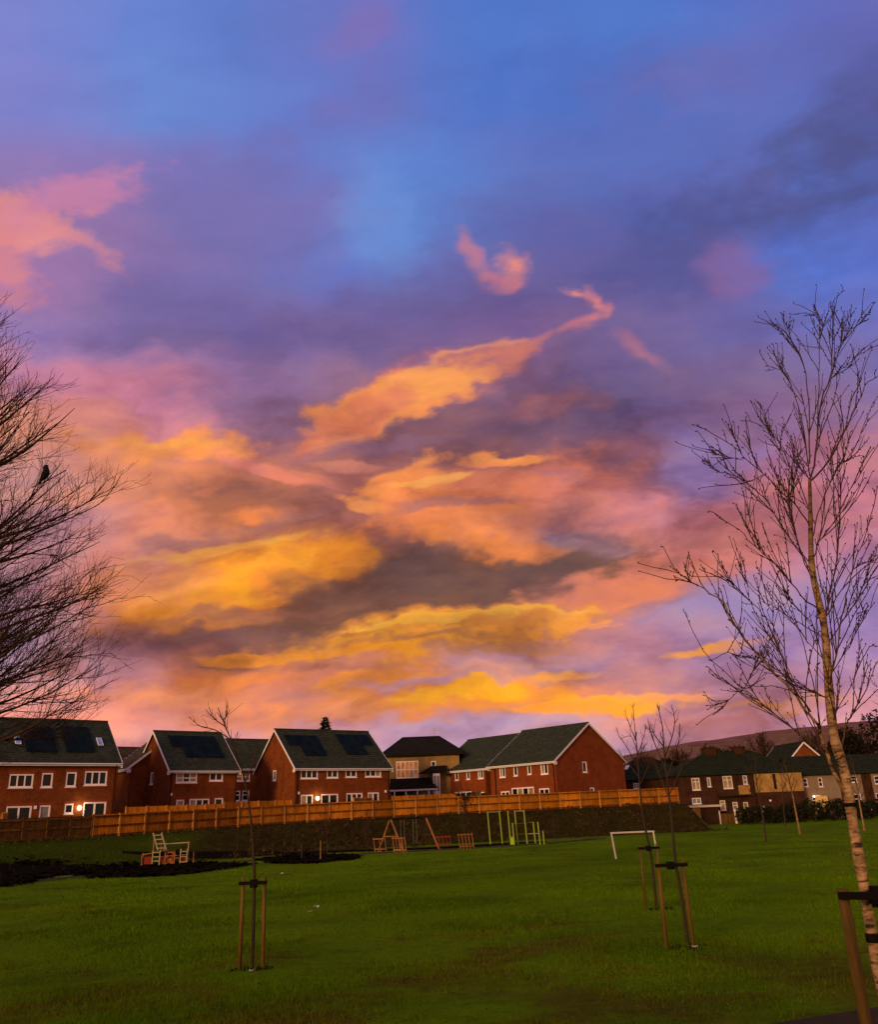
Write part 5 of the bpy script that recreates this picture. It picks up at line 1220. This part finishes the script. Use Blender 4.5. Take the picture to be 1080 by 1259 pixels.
def build_sapling(label, base, trunk, limbs, r0, seed, tie_z, mat='sap_bark'):
    r = np.random.default_rng(seed); b = np.array([base[0], base[1], gz(*base)])
    t = thing('sapling', label, 'tree', tuple(b), 0, 'young staked trees on the lawn'); P = smooth_path(np.array(trunk[0][0]), 3)-b
    P[0] = (P[0][0], P[0][1], -.1); z = P[:, 2]; H = z.max()
    tube_obj('trunk', [P], [np.interp(z, [0, H*.4, H*.7, H], [r0, r0*.8, r0*.45, .006])], M[mat], t, 8)
    tw, tr = [], []
    for Q, rr in limbs:
        Q = smooth_path(np.array(Q), 3)-b; n = len(Q)
        tube_obj('branch', [Q], [np.linspace(.011, .0045, n)], M['twig'], t, 5); budding(tw, tr, Q, r, 7, .35, .0042, .35)
    budding(tw, tr, P, r, 16, .5, .005, .5, t0=.6)
    tube_obj('twigs', tw, tr, M['twig'], t, 4, 'stuff'); return t
build_sapling('thin sapling with bent bare top, standing alone at left between its stakes', (-2.98, 13.85), SAPLING_A_TRUNK, SAPLING_A_LIMBS, .027, 1, 1.1)
build_sapling('front one of the two bare saplings right of the goal', (3.51, 14.4), SAPLING_B_TRUNK, SAPLING_B_LIMBS, .029, 2, 1.1)
build_sapling('rear one of the two bare saplings right of the goal', (4.45, 20.66), SAPLING_C_TRUNK, SAPLING_C_LIMBS, .033, 3, 1.1)
guard('two stakes and black crossbar round the lone sapling at left', -2.97, 13.80, 1.24, .165, R(-2), False, .05)
guard('two stakes and black crossbar round the front right sapling', 3.38, 14.37, 1.24, .20, R(4), False, .06)
guard('two stakes and black crossbar round the rear right sapling', 4.40, 20.60, 1.34, .19, R(2), True, .05)
for k, (x, y, s) in enumerate(((-2.98, 13.85, .24), (3.5, 14.4, .30), (4.45, 20.66, .30))):
    a = np.linspace(0, 2*math.pi, 14)[:-1]; patch('soil_patch', [(x+s*math.cos(q)*1.2, y+s*math.sin(q)) for q in a], M['soil'], .012, .12, 30+k, 4)

def build_big_tree():
    r = np.random.default_rng(8); x0, y0 = -11.6, 17.0; b = np.array([x0, y0, gz(x0, y0)])
    t = thing('bare_tree', 'large leafless tree with fine twigs reaching in from the left edge', 'tree', tuple(b))
    tp = np.array([(0, 0, -.2), (.05, 0, 1.2), (0, .05, 2.6), (-.1, 0, 4.2), (-.05, .1, 6), (.1, 0, 8), (.05, 0, 10), (.1, .1, 12), (.1, .1, 13.4)]); tp = smooth_path(tp, 2)
    tube_obj('trunk', [tp], [np.interp(tp[:, 2], [0, 1, 5, 9, 13.4], [.30, .23, .17, .09, .02])], M['bark'], t, 10)
    tw, tr = [], []
    nb = 84
    for k in range(nb+36):
        f = ((k+.5)/nb if k < nb else r.uniform(0, 1)); zs = 3.1+8.1*f**1.1; az = k*2.399963 if k < nb else r.uniform(-1.0, 1.0)
        right = math.cos(az) > -.15
        elev = np.interp(zs, [2.6, 4, 8, 11.5], [.34, .52, .85, 1.1])+r.normal(0, .09)
        elev += .25*max(0, -math.sin(az))*(zs < 6)
        L = np.interp(zs, [2.6, 4, 7, 9.5, 11.2], [4.7, 4.9, 4.8, 3.7, 2.4])*r.uniform(.80, 1.02)
        d = np.array([math.cos(az)*math.cos(elev), math.sin(az)*math.cos(elev), math.sin(elev)])
        P, R_ = wander((0, 0, zs), d, L, 14, r.uniform(.045, .080), .007, .05, np.interp(zs, [2.6, 5, 11], [-.025, -.03, -.01]), r)
        P[7:, 2] += np.linspace(0, 1, 7)**2*.55
        P[0] = (0, 0, zs-.1); tube_obj('branch', [P], [R_], M['bark'], t, 6)
        if not right and k % 3: continue
        for j in range(int(L*3.0) if right else 4):
            f1 = r.uniform(.25, .97); p, T = sample(P, f1); q, rr = wander(p, side_dir(T, r.uniform(.3, .65), r, .10), L*r.uniform(.18, .38)*(1.15-.6*f1), 8, .012, .0045, .07, .035, r); tw.append(q); tr.append(rr)
            for i in range(5 if right else 1):
                p2, T2 = sample(q, r.uniform(.12, 1)); q2, r2 = wander(p2, side_dir(T2, r.uniform(.35, .8), r, .12), r.uniform(.3, .85), 5, .0055, .0032, .10, .045, r); tw.append(q2); tr.append(r2)
                if right:
                    for i3 in range(1): p3, T3 = sample(q2, r.uniform(.2, 1)); q3, r3 = wander(p3, side_dir(T3, r.uniform(.4, .9), r, .1), r.uniform(.12, .38), 3, .0036, .0028, .12, .05, r); tw.append(q3); tr.append(r3)
    tube_obj('twigs', tw, tr, M['twig'], t, 3, 'stuff')
build_big_tree()

def build_bird():
    t = thing('bird', 'dark round bird perched among the branches of the large left tree', 'bird', (-8.19, 16.5, 8.60)); t.rotation_euler = (0, R(-28), R(20))
    me = bpy.data.meshes.new('body'); bm = bmesh.new()
    # spine: tail tip, rump, body, breast, neck, head, beak
    pts = [(-.20, 0, -.12, .012), (-.12, 0, -.04, .035), (-.03, 0, .02, .075), (.03, 0, .08, .078), (.06, 0, .14, .055), (.075, 0, .20, .045), (.10, 0, .21, .028), (.135, 0, .20, .006)]
    V, F = tubes([smooth_path([p[:3] for p in pts], 3)], [np.interp(np.linspace(0, 1, 22), np.linspace(0, 1, 8), [p[3] for p in pts])], 10, True)
    me.from_pydata(V.tolist(), [], F); me.materials.append(M['bird']); me.polygons.foreach_set('use_smooth', [True]*len(F)); put('body', me, t)
    for s in (-1, 1):
        mb = MB(); mb.poly([(.05, s*.082, .11), (-.02, s*.085, .0), (-.17, s*.03, -.09), (-.06, s*.07, .07)]); mb.build('wing', M['bird'], t)
        rod('leg', [(.0, s*.025, -.04), (.01, s*.03, -.10)], .006, 'twig', t, 4)
    rod('perch_twig', [(-.35, 0, -.13), (.0, .0, -.10), (.4, 0, -.02)], .012, 'twig', t, 5)
build_bird()

def bare_tree(label, x, y, h, spread, seed, n1=16, n2=9, mat='twig', trunk_r=None, cat='tree', zlow=.25, tw_r=.012, group=None, name='bare_tree', n3=2, elev0=.5):
    r = np.random.default_rng(seed); b = (x, y, gz(x, y)); t = thing(name, label, cat, b, 0, group); tr0 = trunk_r or h*.016
    P, R_ = wander((0, 0, -.2), (r.normal(0, .03), r.normal(0, .03), 1), h*.95, 10, tr0, tr0*.15, .03, .02, r)
    tube_obj('trunk', [P], [R_], M[mat if mat != 'birch' else 'birch'], t, 7)
    tw, tr = [], []
    for k in range(n1):
        f = zlow+(1-zlow)*(k+.5)/n1*.95; p, T = sample(P, f); az = k*2.4+r.normal(0, .3); el = elev0+.6*f
        d = (math.cos(az)*math.cos(el), math.sin(az)*math.cos(el), math.sin(el)); L = spread*np.interp(f, [zlow, zlow+.25, 1], [.85, 1.1, .35])*r.uniform(.75, 1.15)
        q, rr = wander(p, d, L, 7, tr0*.35, tw_r, .1, .05, r); tw.append(q); tr.append(rr)
        for j in range(n2):
            p2, T2 = sample(q, r.uniform(.2, 1)); q2, r2 = wander(p2, side_dir(T2, r.uniform(.4, .8), r, .2), L*r.uniform(.2, .5), 5, tw_r*.9, tw_r*.6, .12, .04, r); tw.append(q2); tr.append(r2)
            for i in range(n3): p3, T3 = sample(q2, r.uniform(.2, 1)); q3, r3 = wander(p3, side_dir(T3, r.uniform(.4, .9), r, .2), L*r.uniform(.1, .25), 4, tw_r*.65, tw_r*.5, .12, .04, r); tw.append(q3); tr.append(r3)
    tube_obj('crown', tw, tr, M['twig' if mat == 'birch' else mat], t, 3); return t
G_ST = 'young trees on the far lawn'
bare_tree('slim pale young birch on the lawn before the cream-ended house', 28.3, 74.4, 6.4, 1.4, 41, 10, 4, 'birch', .10, tw_r=.012, group=G_ST, zlow=.4)
bare_tree('slim pale young birch on the lawn just right of the large birch trunk', 34.2, 75.9, 6.4, 1.4, 42, 10, 4, 'birch', .10, tw_r=.012, group=G_ST, zlow=.4)
bare_tree('dark young tree on the lawn before the sooty brick house', 21.3, 62.2, 6.2, 1.3, 43, 10, 4, 'twig', .07, tw_r=.011, group=G_ST, zlow=.4)
bare_tree('far young tree at the lawn edge below the cream render', 34.0, 93, 6.4, 1.4, 44, 9, 4, 'twig', .07, tw_r=.013, group=G_ST, zlow=.4)
G_BK = 'bare shrubs along the fence bank'
for k, (x, y, h, lab) in enumerate(((-17.2, 73.4, 3.6, 'bare shrub on the bank between the two left houses'), (-13.2, 76.2, 4.2, 'bare shrub on the bank before the middle house gable'), (-10.6, 78.0, 3.6, 'bare shrub on the bank under the middle house lamp'),
        (-7.6, 80.6, 2.9, 'bare shrub on the bank under the middle house right half'), (1.2, 83.5, 5.4, 'tall bare shrub against the fence under the buff building'), (-2.2, 80.4, 2.4, 'small bare shrub on the bank behind the swing'), (14.0, 88.0, 3.0, 'bare shrub on the bank below the brick gable end'), (20.5, 92, 3.4, 'bare shrub on the bank before the fence right end'), (9.5, 84.5, 2.2, 'small bare shrub on the bank behind the exercise frames'))):
    bare_tree(lab, x, y, h, h*.36, 60+k, 9, 5, 'twig', .035, 'shrub', .12, .013, G_BK, 'bare_shrub', 1, .7)

# foliage made of many small leaf faces
def leaf_cloud(name, centres, radii, n, size, mat, parent=None, seed=0, kind=None, flat=.8):
    r = np.random.default_rng(seed); C = np.array(centres, float); Rr = np.array(radii, float)
    k = r.choice(len(C), n, p=(Rr.prod(1)**(2/3))/(Rr.prod(1)**(2/3)).sum()); v = r.normal(0, 1, (n, 3)); v /= np.linalg.norm(v, axis=1, keepdims=True); rad = r.uniform(.35, 1.0, n)**.5*(1+.18*np.sin(v[:, 0]*7+k)*np.sin(v[:, 2]*9+k))
    P = C[k]+v*rad[:, None]*Rr[k]; a = r.normal(0, 1, (n, 3)); a /= np.linalg.norm(a, axis=1, keepdims=True); b = np.cross(a, r.normal(0, 1, (n, 3))); b /= np.linalg.norm(b, axis=1, keepdims=True)
    s = size*r.uniform(.5, 1.4, n)[:, None]; V = np.stack([P-a*s, P+b*s*flat*.5, P+a*s, P-b*s*flat*.5], 1).reshape(-1, 3)
    return put(name, fast_mesh(name, V, np.arange(n*4).reshape(-1, 4), M[mat]), parent, kind)
def leafy(name, label, cat, x, y, centres, radii, n, size, mat, seed, trunk=None, group=None, base=None):
    b = (x, y, gz(x, y) if base is None else base); t = thing(name, label, cat, b, 0, group)
    leaf_cloud('crown', centres, radii, n, size, mat, t, seed)
    tube_obj('trunk', [np.array([(0, 0, -.2), (.05, 0, (trunk or 1.5)*.5), (0, .03, trunk or 1.5)])], [np.array([.12, .1, .04])], M['bark'], t, 6); return t
def conifer(label, x, y, h, seed):
    r = np.random.default_rng(seed); t = thing('conifer_tree', label, 'tree', (x, y, gz(x, y)))
    tube_obj('trunk', [np.array([(0, 0, -.2), (0, 0, h*.5), (0, 0, h*.97)])], [np.array([.2, .13, .02])], M['bark'], t, 7); V = []
    for k in range(900):
        f = r.uniform(.2, 1)**.8; z = h*f; Rm = h*.26*(1-f)**.55+.05; az = r.uniform(0, 6.283); L = Rm*r.uniform(.55, 1.1); s = .16+.1*(1-f)
        p = np.array([0, 0, z]); q = np.array([math.cos(az)*L, math.sin(az)*L, z+L*r.uniform(-.15, .35)]); w = np.array([-math.sin(az), math.cos(az), 0])*s*.5
        m = (p+q)/2; V += [p, m+w, q, m-w]; dz = np.array([0, 0, s*.45]); V += [p, m+dz, q, m-dz]
    V = np.array(V); put('crown', fast_mesh('crown', V, np.arange(len(V)).reshape(-1, 4), M['conifer']), t)
conifer('dark conifer top peeping over the middle house ridge', -18.1, 130, 14.4, 3)
# right-hand background
bare_tree('rounded bare bush tree behind the end of the fence', 26.2, 119, 9.6, 3.6, 71, 20, 12, 'twig_red', .12, tw_r=.022, n3=3, zlow=.15)
bare_tree('bare brown tree behind the bungalow roof', 37, 142, 9.6, 4.2, 72, 34, 15, 'twig', .2, tw_r=.042, n3=3, zlow=.10)
bare_tree('bare brown tree behind the slate roof left chimney', 44, 148, 9.9, 4.2, 73, 34, 15, 'twig', .2, tw_r=.042, n3=3, zlow=.10)
bare_tree('broad bare tree behind the slate roof right chimney', 50, 142, 11.0, 5.0, 74, 34, 15, 'twig', .2, tw_r=.042, n3=3, zlow=.10)
bare_tree('bare tree right of the small brick gable', 57.5, 140, 11.2, 4.8, 75, 34, 15, 'twig', .2, tw_r=.042, n3=3, zlow=.10)
bare_tree('bare tree behind the white terrace at right', 63.5, 138, 10.8, 5.0, 76, 24, 12, 'twig', .2, tw_r=.042, n3=3, zlow=.10)
bare_tree('bare tree beyond the white terrace at the far right edge', 71, 138, 11.5, 5.0, 77, 24, 12, 'twig', .2, tw_r=.042, n3=3, zlow=.10)
bare_tree('reddish twiggy tree cut off by the right edge', 32.0, 60, 10.2, 4.0, 78, 26, 12, 'twig_red', .2, tw_r=.014, n3=3, zlow=.35)
for k, (x, y, rx, rz, lab) in enumerate(((33, 131, 3.5, 7.4, 'dark evergreen behind the bungalow'), (40.5, 132, 4, 8.6, 'dark evergreen mass behind the slate roof'), (57.5, 127, 4.5, 10.2, 'dark evergreen right of the small brick gable'), (65, 127, 5, 11.4, 'large dark evergreen behind the white terrace'), (74, 127, 5, 11.4, 'dark evergreen beyond the right end of the white terrace'))):
    r = np.random.default_rng(90+k); c = [(r.uniform(-rx*.6, rx*.6), r.uniform(-1.5, 1.5), rz*r.uniform(.35, .95)) for _ in range(9)]
    leafy('evergreen_tree', lab, 'tree', x, y, c, [(rx*.5, 1.6, rz*.28)]*9, 5200, .28, 'growth', 90+k, rz*.7)
for k, (x, y, w, h, lab) in enumerate(((36.2, 104.5, 3.2, 1.9, 'dark low hedge before the cream-ended house'), (42.0, 105.5, 3.6, 2.3, 'dark hedge left of the birch trunk below the yellow van'), (48.6, 106, 3.6, 2.2, 'dark hedge right of the birch trunk'), (56, 107, 4, 1.6, 'dark hedge at the right edge of the lawn'))):
    r = np.random.default_rng(110+k); c = [(q, r.uniform(-.3, .3), h*r.uniform(.4, .62)) for q in np.linspace(-w*.85, w*.85, 8)]
    leafy('hedge', lab, 'hedge', x, y, c, [(w*.22, .9, h*.5)]*8, 3800, .16, 'hedge', 110+k, h*.5, 'hedges along the far edge of the lawn')
leafy('garden_shrub', 'green garden shrub showing over the fence before the buff porch', 'shrub', 3.0, 99.5, [(0, 0, 1.5), (.8, .2, 1.3), (-.7, 0, 1.2), (1.4, 0, 1.0)], [(.9, .8, .8)]*4, 1500, .16, 'leaf', 131, 1.0)
leafy('ivy_shrub', 'dark ivy-like growth over the fence top under the buff building', 'shrub', 1.4, 91.6, [(0, 0, 1.9), (.5, -.1, 1.6), (-.5, 0, 1.5), (.2, -.2, .9)], [(.75, .35, .8)]*4, 230, .13, 'hedge', 132, 1.5)

# ------------------------------------------------------------------ yard in front of the old houses
t = thing('garden_shed', 'flat-roofed lean-to with orange door beside the sooty brick house', 'shed', (28.4, 107.3, gz(28.4, 107.3)), R(8))
z0 = gz(28.4, 107.3)
mb = MB(); mb.box((.2, 0, -.3), (3.4, 2.0, 1.95)); mb.build('wall', M['brick_dark'], t)
mb = MB(); mb.box((-.1, -.3, 1.96), (3.9, 2.3, 2.2)); mb.build('roof', M['shed_roof'], t)
mb = MB(); mb.box((.25, -.06, -.05), (1.15, -.004, 1.88)); d = mb.build('door', M['door'], t); mb = MB(); mb.box((1.0, -.11, .9), (1.06, -.06, 1.02)); mb.build('handle', M['steel'], d)
def yard_wall(label, p, q, h, mat, posts):
    t = thing('yard_fence', label, 'fence', (p[0], p[1], gz(*p)), math.atan2(q[1]-p[1], q[0]-p[0]), 'yard fences before the old brick house'); L = math.hypot(q[0]-p[0], q[1]-p[1]); n = max(2, int(L/.9))
    for k in range(n): mb = MB(); mb.box((L*k/n+.02, 0, -.3), (L*(k+1)/n-.02, .05, h+random.uniform(-.04, .04))); mb.build('panel', M[mat], t)
    for x in np.linspace(0, L, posts): mb = MB(); mb.box((x-.055, -.08, -.3), (x+.055, -.005, h+.35)); mb.build('post', M['white'], t)
yard_wall('dark board fence with pale posts left of the yard gate', (31.8, 107.6), (33.7, 107.9), 1.15, 'fence_old', 2)
yard_wall('dark board fence with three pale posts below the sooty brick house', (33.8, 107.9), (36.9, 108.4), 1.3, 'fence_old', 3)
yard_wall('dark board fence below the cream render', (37.2, 108.4), (43.6, 109.2), 1.2, 'fence_old', 2)

def vehicle(label, cat, name, loc, rz, L, Wd, H, paint, van=False, tail=False, heads=False):
    t = thing(name, label, cat, (*loc, gz(*loc)), rz)
    prof = [(0, .35), (0, .95), (.35, 1.0), (.65, H), (L-.35, H), (L-.12, 1.0), (L, .9), (L, .35)] if van else [(0, .35), (.02, .78), (.95, .95), (1.6, H), (L-.75, H), (L-.15, .98), (L, .9), (L, .38)]
    mb = MB(); n = len(prof)
    ins = lambda z: Wd/2-(.12*max(0, z-.95)/(H-.95) if z > .95 else 0)
    for s in (-1, 1):
        q = [(x, s*ins(z), z) for x, z in prof]; mb.poly(q if s < 0 else q[::-1])
    for k in range(n):
        (x0, z0), (x1, z1) = prof[k], prof[(k+1) % n]; mb.poly([(x0, -ins(z0), z0), (x0, ins(z0), z0), (x1, ins(z1), z1), (x1, -ins(z1), z1)])
    mb.build('body', M[paint], t)
    wz0, wz1 = 1.02, H-.1
    for s in (-1, 1):
        mb = MB(); a, b2 = (.62, 1.3) if van else (1.25, L-.65)
        mb.poly([(a+.0, s*(ins(wz0)+.006), wz0), (b2, s*(ins(wz0)+.006), wz0), (b2-.12, s*(ins(wz1)+.006), wz1), (a+.45 if not van else a+.12, s*(ins(wz1)+.006), wz1)]); mb.build('side_window', M['glass'], t)
        for x in (.8, L-.8):
            mb = MB(); mb.tube([(x, s*(Wd/2-.22), .32), (x, s*(Wd/2-.01), .32)], .32, 18); wh = mb.build('wheel', M['tyre'], t); mb = MB(); mb.tube([(x, s*(Wd/2-.01), .32), (x, s*(Wd/2+.01), .32)], .19, 14); mb.build('rim', M['steel'], wh)
        mb = MB(); mb.box((L-.02, s*(Wd/2-.2)-.09, .72), (L+.02, s*(Wd/2-.2)+.09, 1.02)); mb.build('tail_light', M['tail' if tail else 'play_red'], t)
        mb = MB(); mb.box((-.02, s*(Wd/2-.28)-.13, .62), (.02, s*(Wd/2-.28)+.13, .76)); mb.build('headlight', M['headlamp' if heads else 'steel'], t)
    mb = MB(); x0, x1 = ((.37, .63) if van else (1.0, 1.56)); zz = (1.04, H-.06) if van else (.99, H-.04)
    mb.poly([(x0, -Wd/2+.18, zz[0]+.02), (x0, Wd/2-.18, zz[0]+.02), (x1-.02, Wd/2-.26, zz[1]+.02), (x1-.02, -Wd/2+.26, zz[1]+.02)]); mb.build('windscreen', M['glass'], t)
vehicle('yellow van half hidden by the hedge left of the birch trunk', 'van', 'parked_van', (46.8, 114.2), R(-112), 4.6, 1.6, 2.6, 'yellow', True)
vehicle('dark car with red rear lamp lit at the right edge', 'car', 'parked_car', (50.9, 112.6), R(-108), 4.1, 1.75, 1.48, 'car', tail=True)

# ------------------------------------------------------------------ litter, scrub and grass
for k, (x, y, s, lab) in enumerate(((-8.46, 45.6, .08, 'scrap of white litter far out on the lawn'), (-3.58, 24.4, .07, 'larger scrap of white litter left of centre on the lawn'), (-3.56, 23.1, .045, 'smaller scrap of white litter beside the larger one'), (-2.90, 13.5, .03, 'scrap of white litter at the foot of the lone left sapling'), (3.56, 14.2, .035, 'scrap of white litter between the front right stakes'))):
    r = np.random.default_rng(150+k); mb = MB(); n = 4; g = [[(i/n*s*2-s+r.normal(0, s*.12), j/n*s*2-s+r.normal(0, s*.12), .03+r.uniform(0, s*.9)) for j in range(n+1)] for i in range(n+1)]
    for i in range(n):
        for j in range(n): mb.poly([g[i][j], g[i+1][j], g[i+1][j+1], g[i][j+1]])
    o = mb.build('litter', M['litter'], loc=(x, y, gz(x, y))); tag(o, lab, 'litter', 'scraps of litter on the lawn')

# added unseen hedge behind the viewer: it keeps the low sun off the near grass
leafy('added_shade_hedge', 'added unseen hedge behind the viewer, shading the near lawn', 'hedge', -3.2, -4.6, [(u*.86, -u*.5, 1.2) for u in np.linspace(-17, 17, 24)], [(1.1, .75, 1.35)]*24, 9000, .2, 'hedge', 140, 1.6)
# last autumn's leaves on the near grass
def build_leaves():
    r = np.random.default_rng(33); n = 700; R_ = 9.5*(30/9.5)**r.uniform(0, 1, n); A = r.uniform(-.6, .6, n); X = R_*np.sin(A); Y = R_*np.cos(A); C = np.column_stack([X, Y, ground(X, Y)[0]+r.uniform(.02, .05, n)])
    a = np.clip(r.normal(0, 1, (n, 3)), -1.2, 1.2)*np.array([.016, .016, .008]); b = r.normal(0, 1, (n, 3))*np.array([.011, .011, .007]); V = np.stack([C-a, C+b, C+a*.8, C-b], 1).reshape(-1, 3)
    tag(put('fallen_leaves', fast_mesh('fallen_leaves', V, np.arange(n*4).reshape(-1, 4), M['bramble']), kind='stuff'), 'scattered brown fallen leaves lying on the near lawn', 'leaves')
build_leaves()
def build_bark_chips():
    r = np.random.default_rng(19); C = []
    for o in [o for o in COL.objects if o.name.split('.')[0] == 'play_surface']:
        co = np.array([v.co for v in o.data.vertices]); m = (len(co)-1)//10; edge = co[:m]; mid = edge.mean(0)
        k = r.integers(0, m, 900); f = np.clip(r.normal(.98, .07, 900), .6, 1.13); C.append(mid[:2]+(edge[k][:, :2]-mid[:2])*f[:, None]+r.normal(0, .22, (900, 2)))
        k = r.integers(0, m, 700); f = r.uniform(0, 1, 700)**.5; C.append(mid[:2]+(edge[k][:, :2]-mid[:2])*f[:, None])
    C = np.concatenate(C); n = len(C); C = np.column_stack([C, ground(C[:, 0], C[:, 1])[0]+r.uniform(.03, .12, n)])
    a = r.normal(0, 1, (n, 3))*np.array([.20, .20, .07]); b = r.normal(0, 1, (n, 3))*np.array([.15, .15, .06]); V = np.stack([C-a, C+b, C+a*.8, C-b], 1).reshape(-1, 3)
    tag(put('bark_chips', fast_mesh('bark_chips', V, np.arange(n*4).reshape(-1, 4), M['mulch']), kind='stuff'), 'loose dark bark chips strewn over and round the play surfaces', 'bark')
build_bark_chips()
def build_scrub():
    """brambles and dead stalks on the bank"""
    r = np.random.default_rng(77); paths, rad = [], []
    N_ = 5200; i = r.uniform(0, len(FENCE)-1.001, N_); k = i.astype(int); f = i-k
    A = np.array(FENCE); p = A[k]*(1-f)[:, None]+A[k+1]*f[:, None]; d = A[k+1]-A[k]; L = np.hypot(d[:, 0], d[:, 1]); nx, ny = d[:, 1]/L, -d[:, 0]/L
    w = r.uniform(.3, 10.5, N_); X = p[:, 0]+nx*w; Y = p[:, 1]+ny*w; Z = ground(X, Y)[0]
    for x, y, z, ww in zip(X, Y, Z, w):
        if x < -17 and r.uniform() < .85 and ww > 2: continue
        h = r.uniform(.15, .8)*np.interp(ww, [0, 1.5, 4, 8, 10.5], [.25, .4, .8, .7, .3])*(1+.6*math.sin(x*.7+y*.3)*math.sin(x*.23))
        a = r.uniform(0, 6.283); b = r.uniform(.2, 1.1)
        P, R_ = wander((x, y, z-.05), (math.cos(a)*b, math.sin(a)*b, 1), h*1.5, 5, .016, .008, .22, -.12, r); paths.append(P); rad.append(R_)
    o = tube_obj('brambles', paths, rad, M['bramble'], None, 3, 'stuff'); tag(o, 'brown brambles and dead stalks covering the bank below the fence', 'brambles')
    j = r.choice(len(X), 5000); keep = (X[j] > -17) | (w[j] < 2)
    j = j[keep]; C = np.column_stack([X[j], Y[j], Z[j]+r.uniform(0, .3, len(j))])
    a = r.normal(0, 1, (len(C), 3))*.08; b = r.normal(0, 1, (len(C), 3))*.06
    V = np.stack([C-a, C+b, C+a, C-b], 1).reshape(-1, 3)
    o = put('leaf_litter', fast_mesh('leaf_litter', V, np.arange(len(V)).reshape(-1, 4), M['bramble']), kind='stuff'); tag(o, 'brown and olive dead leaves caught in the brambles on the bank', 'leaves')
build_scrub()

def build_grass():
    r = np.random.default_rng(5); n = 340000
    u = r.uniform(0, 1, n); lo, hi = 7.2, 82.0
    R_ = lo*(hi/lo)**(u**.9); R_ = np.where(r.uniform(0, 1, n) < np.interp(R_, [40, 80], [0, .8]), lo+R_*.3, R_); A = r.uniform(-.62, .62, n); X = R_*np.sin(A); Y = R_*np.cos(A)
    m = np.sin(X*.9+Y*.37)+np.sin(Y*1.1-X*.5)+np.sin(X*2.3)*np.cos(Y*2.1)+r.normal(0, .8, n)      # clumps
    keep = m > -1.3
    d = np.abs((X-1.6)*(-.53)+(Y-7.35)*.85)                          # keep the footpath clear
    keep &= ~((d < 1.0) & (X > -3))
    X, Y, R_, m = X[keep], Y[keep], R_[keep], m[keep]; n = len(X); Z = ground(X, Y)[0]
    h = (.022+.012*np.clip(m, -1, 2.5))*r.uniform(.6, 1.6, n)*np.interp(R_, [7, 46, 82], [1, 1.5, 1.8]); w = np.interp(R_, [7, 15, 46, 82], [.0045, .008, .022, .034])*r.uniform(.7, 1.3, n)
    a = r.uniform(0, 6.283, n); le = r.uniform(.1, 1.1, n)*h; b = r.uniform(0, 6.283, n)
    V = np.stack([np.column_stack([X-np.cos(a)*w, Y-np.sin(a)*w, Z-.01]), np.column_stack([X+np.cos(a)*w, Y+np.sin(a)*w, Z-.01]), np.column_stack([X+np.cos(b)*le, Y+np.sin(b)*le, Z+h])], 1).reshape(-1, 3)
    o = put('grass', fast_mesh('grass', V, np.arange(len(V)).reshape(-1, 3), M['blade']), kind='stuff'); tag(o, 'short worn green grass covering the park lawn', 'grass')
    # longer tufts where the mower cannot reach, and scattered over the near lawn
    Q = []
    for x, y, s, k in [(-2.98, 13.85, .45, 260), (3.5, 14.4, .55, 320), (4.45, 20.66, .5, 220)] + [(r.uniform(-7, 6), r.uniform(9, 24), .12, 26) for _ in range(150)]:
        q = r.normal(0, s*.6, (k, 2))+np.array([x, y]); Q.append(q)
    Q = np.concatenate(Q); n = len(Q); z = ground(Q[:, 0], Q[:, 1])[0]; h = r.uniform(.05, .13, n); a = r.uniform(0, 6.283, n); w = .006; b = r.uniform(0, 6.283, n); le = h*r.uniform(.2, .9, n)
    V = np.stack([np.column_stack([Q[:, 0]-np.cos(a)*w, Q[:, 1]-np.sin(a)*w, z-.01]), np.column_stack([Q[:, 0]+np.cos(a)*w, Q[:, 1]+np.sin(a)*w, z-.01]), np.column_stack([Q[:, 0]+np.cos(b)*le, Q[:, 1]+np.sin(b)*le, z+h])], 1).reshape(-1, 3)
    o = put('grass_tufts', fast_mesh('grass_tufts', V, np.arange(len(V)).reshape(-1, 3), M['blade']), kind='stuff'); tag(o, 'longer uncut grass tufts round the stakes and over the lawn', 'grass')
build_grass()
scene.cycles.use_adaptive_sampling = True; scene.cycles.adaptive_threshold = 0.02; scene.cycles.adaptive_min_samples = 8
scene.cycles.max_bounces = 5; scene.cycles.diffuse_bounces = 3; scene.cycles.glossy_bounces = 3
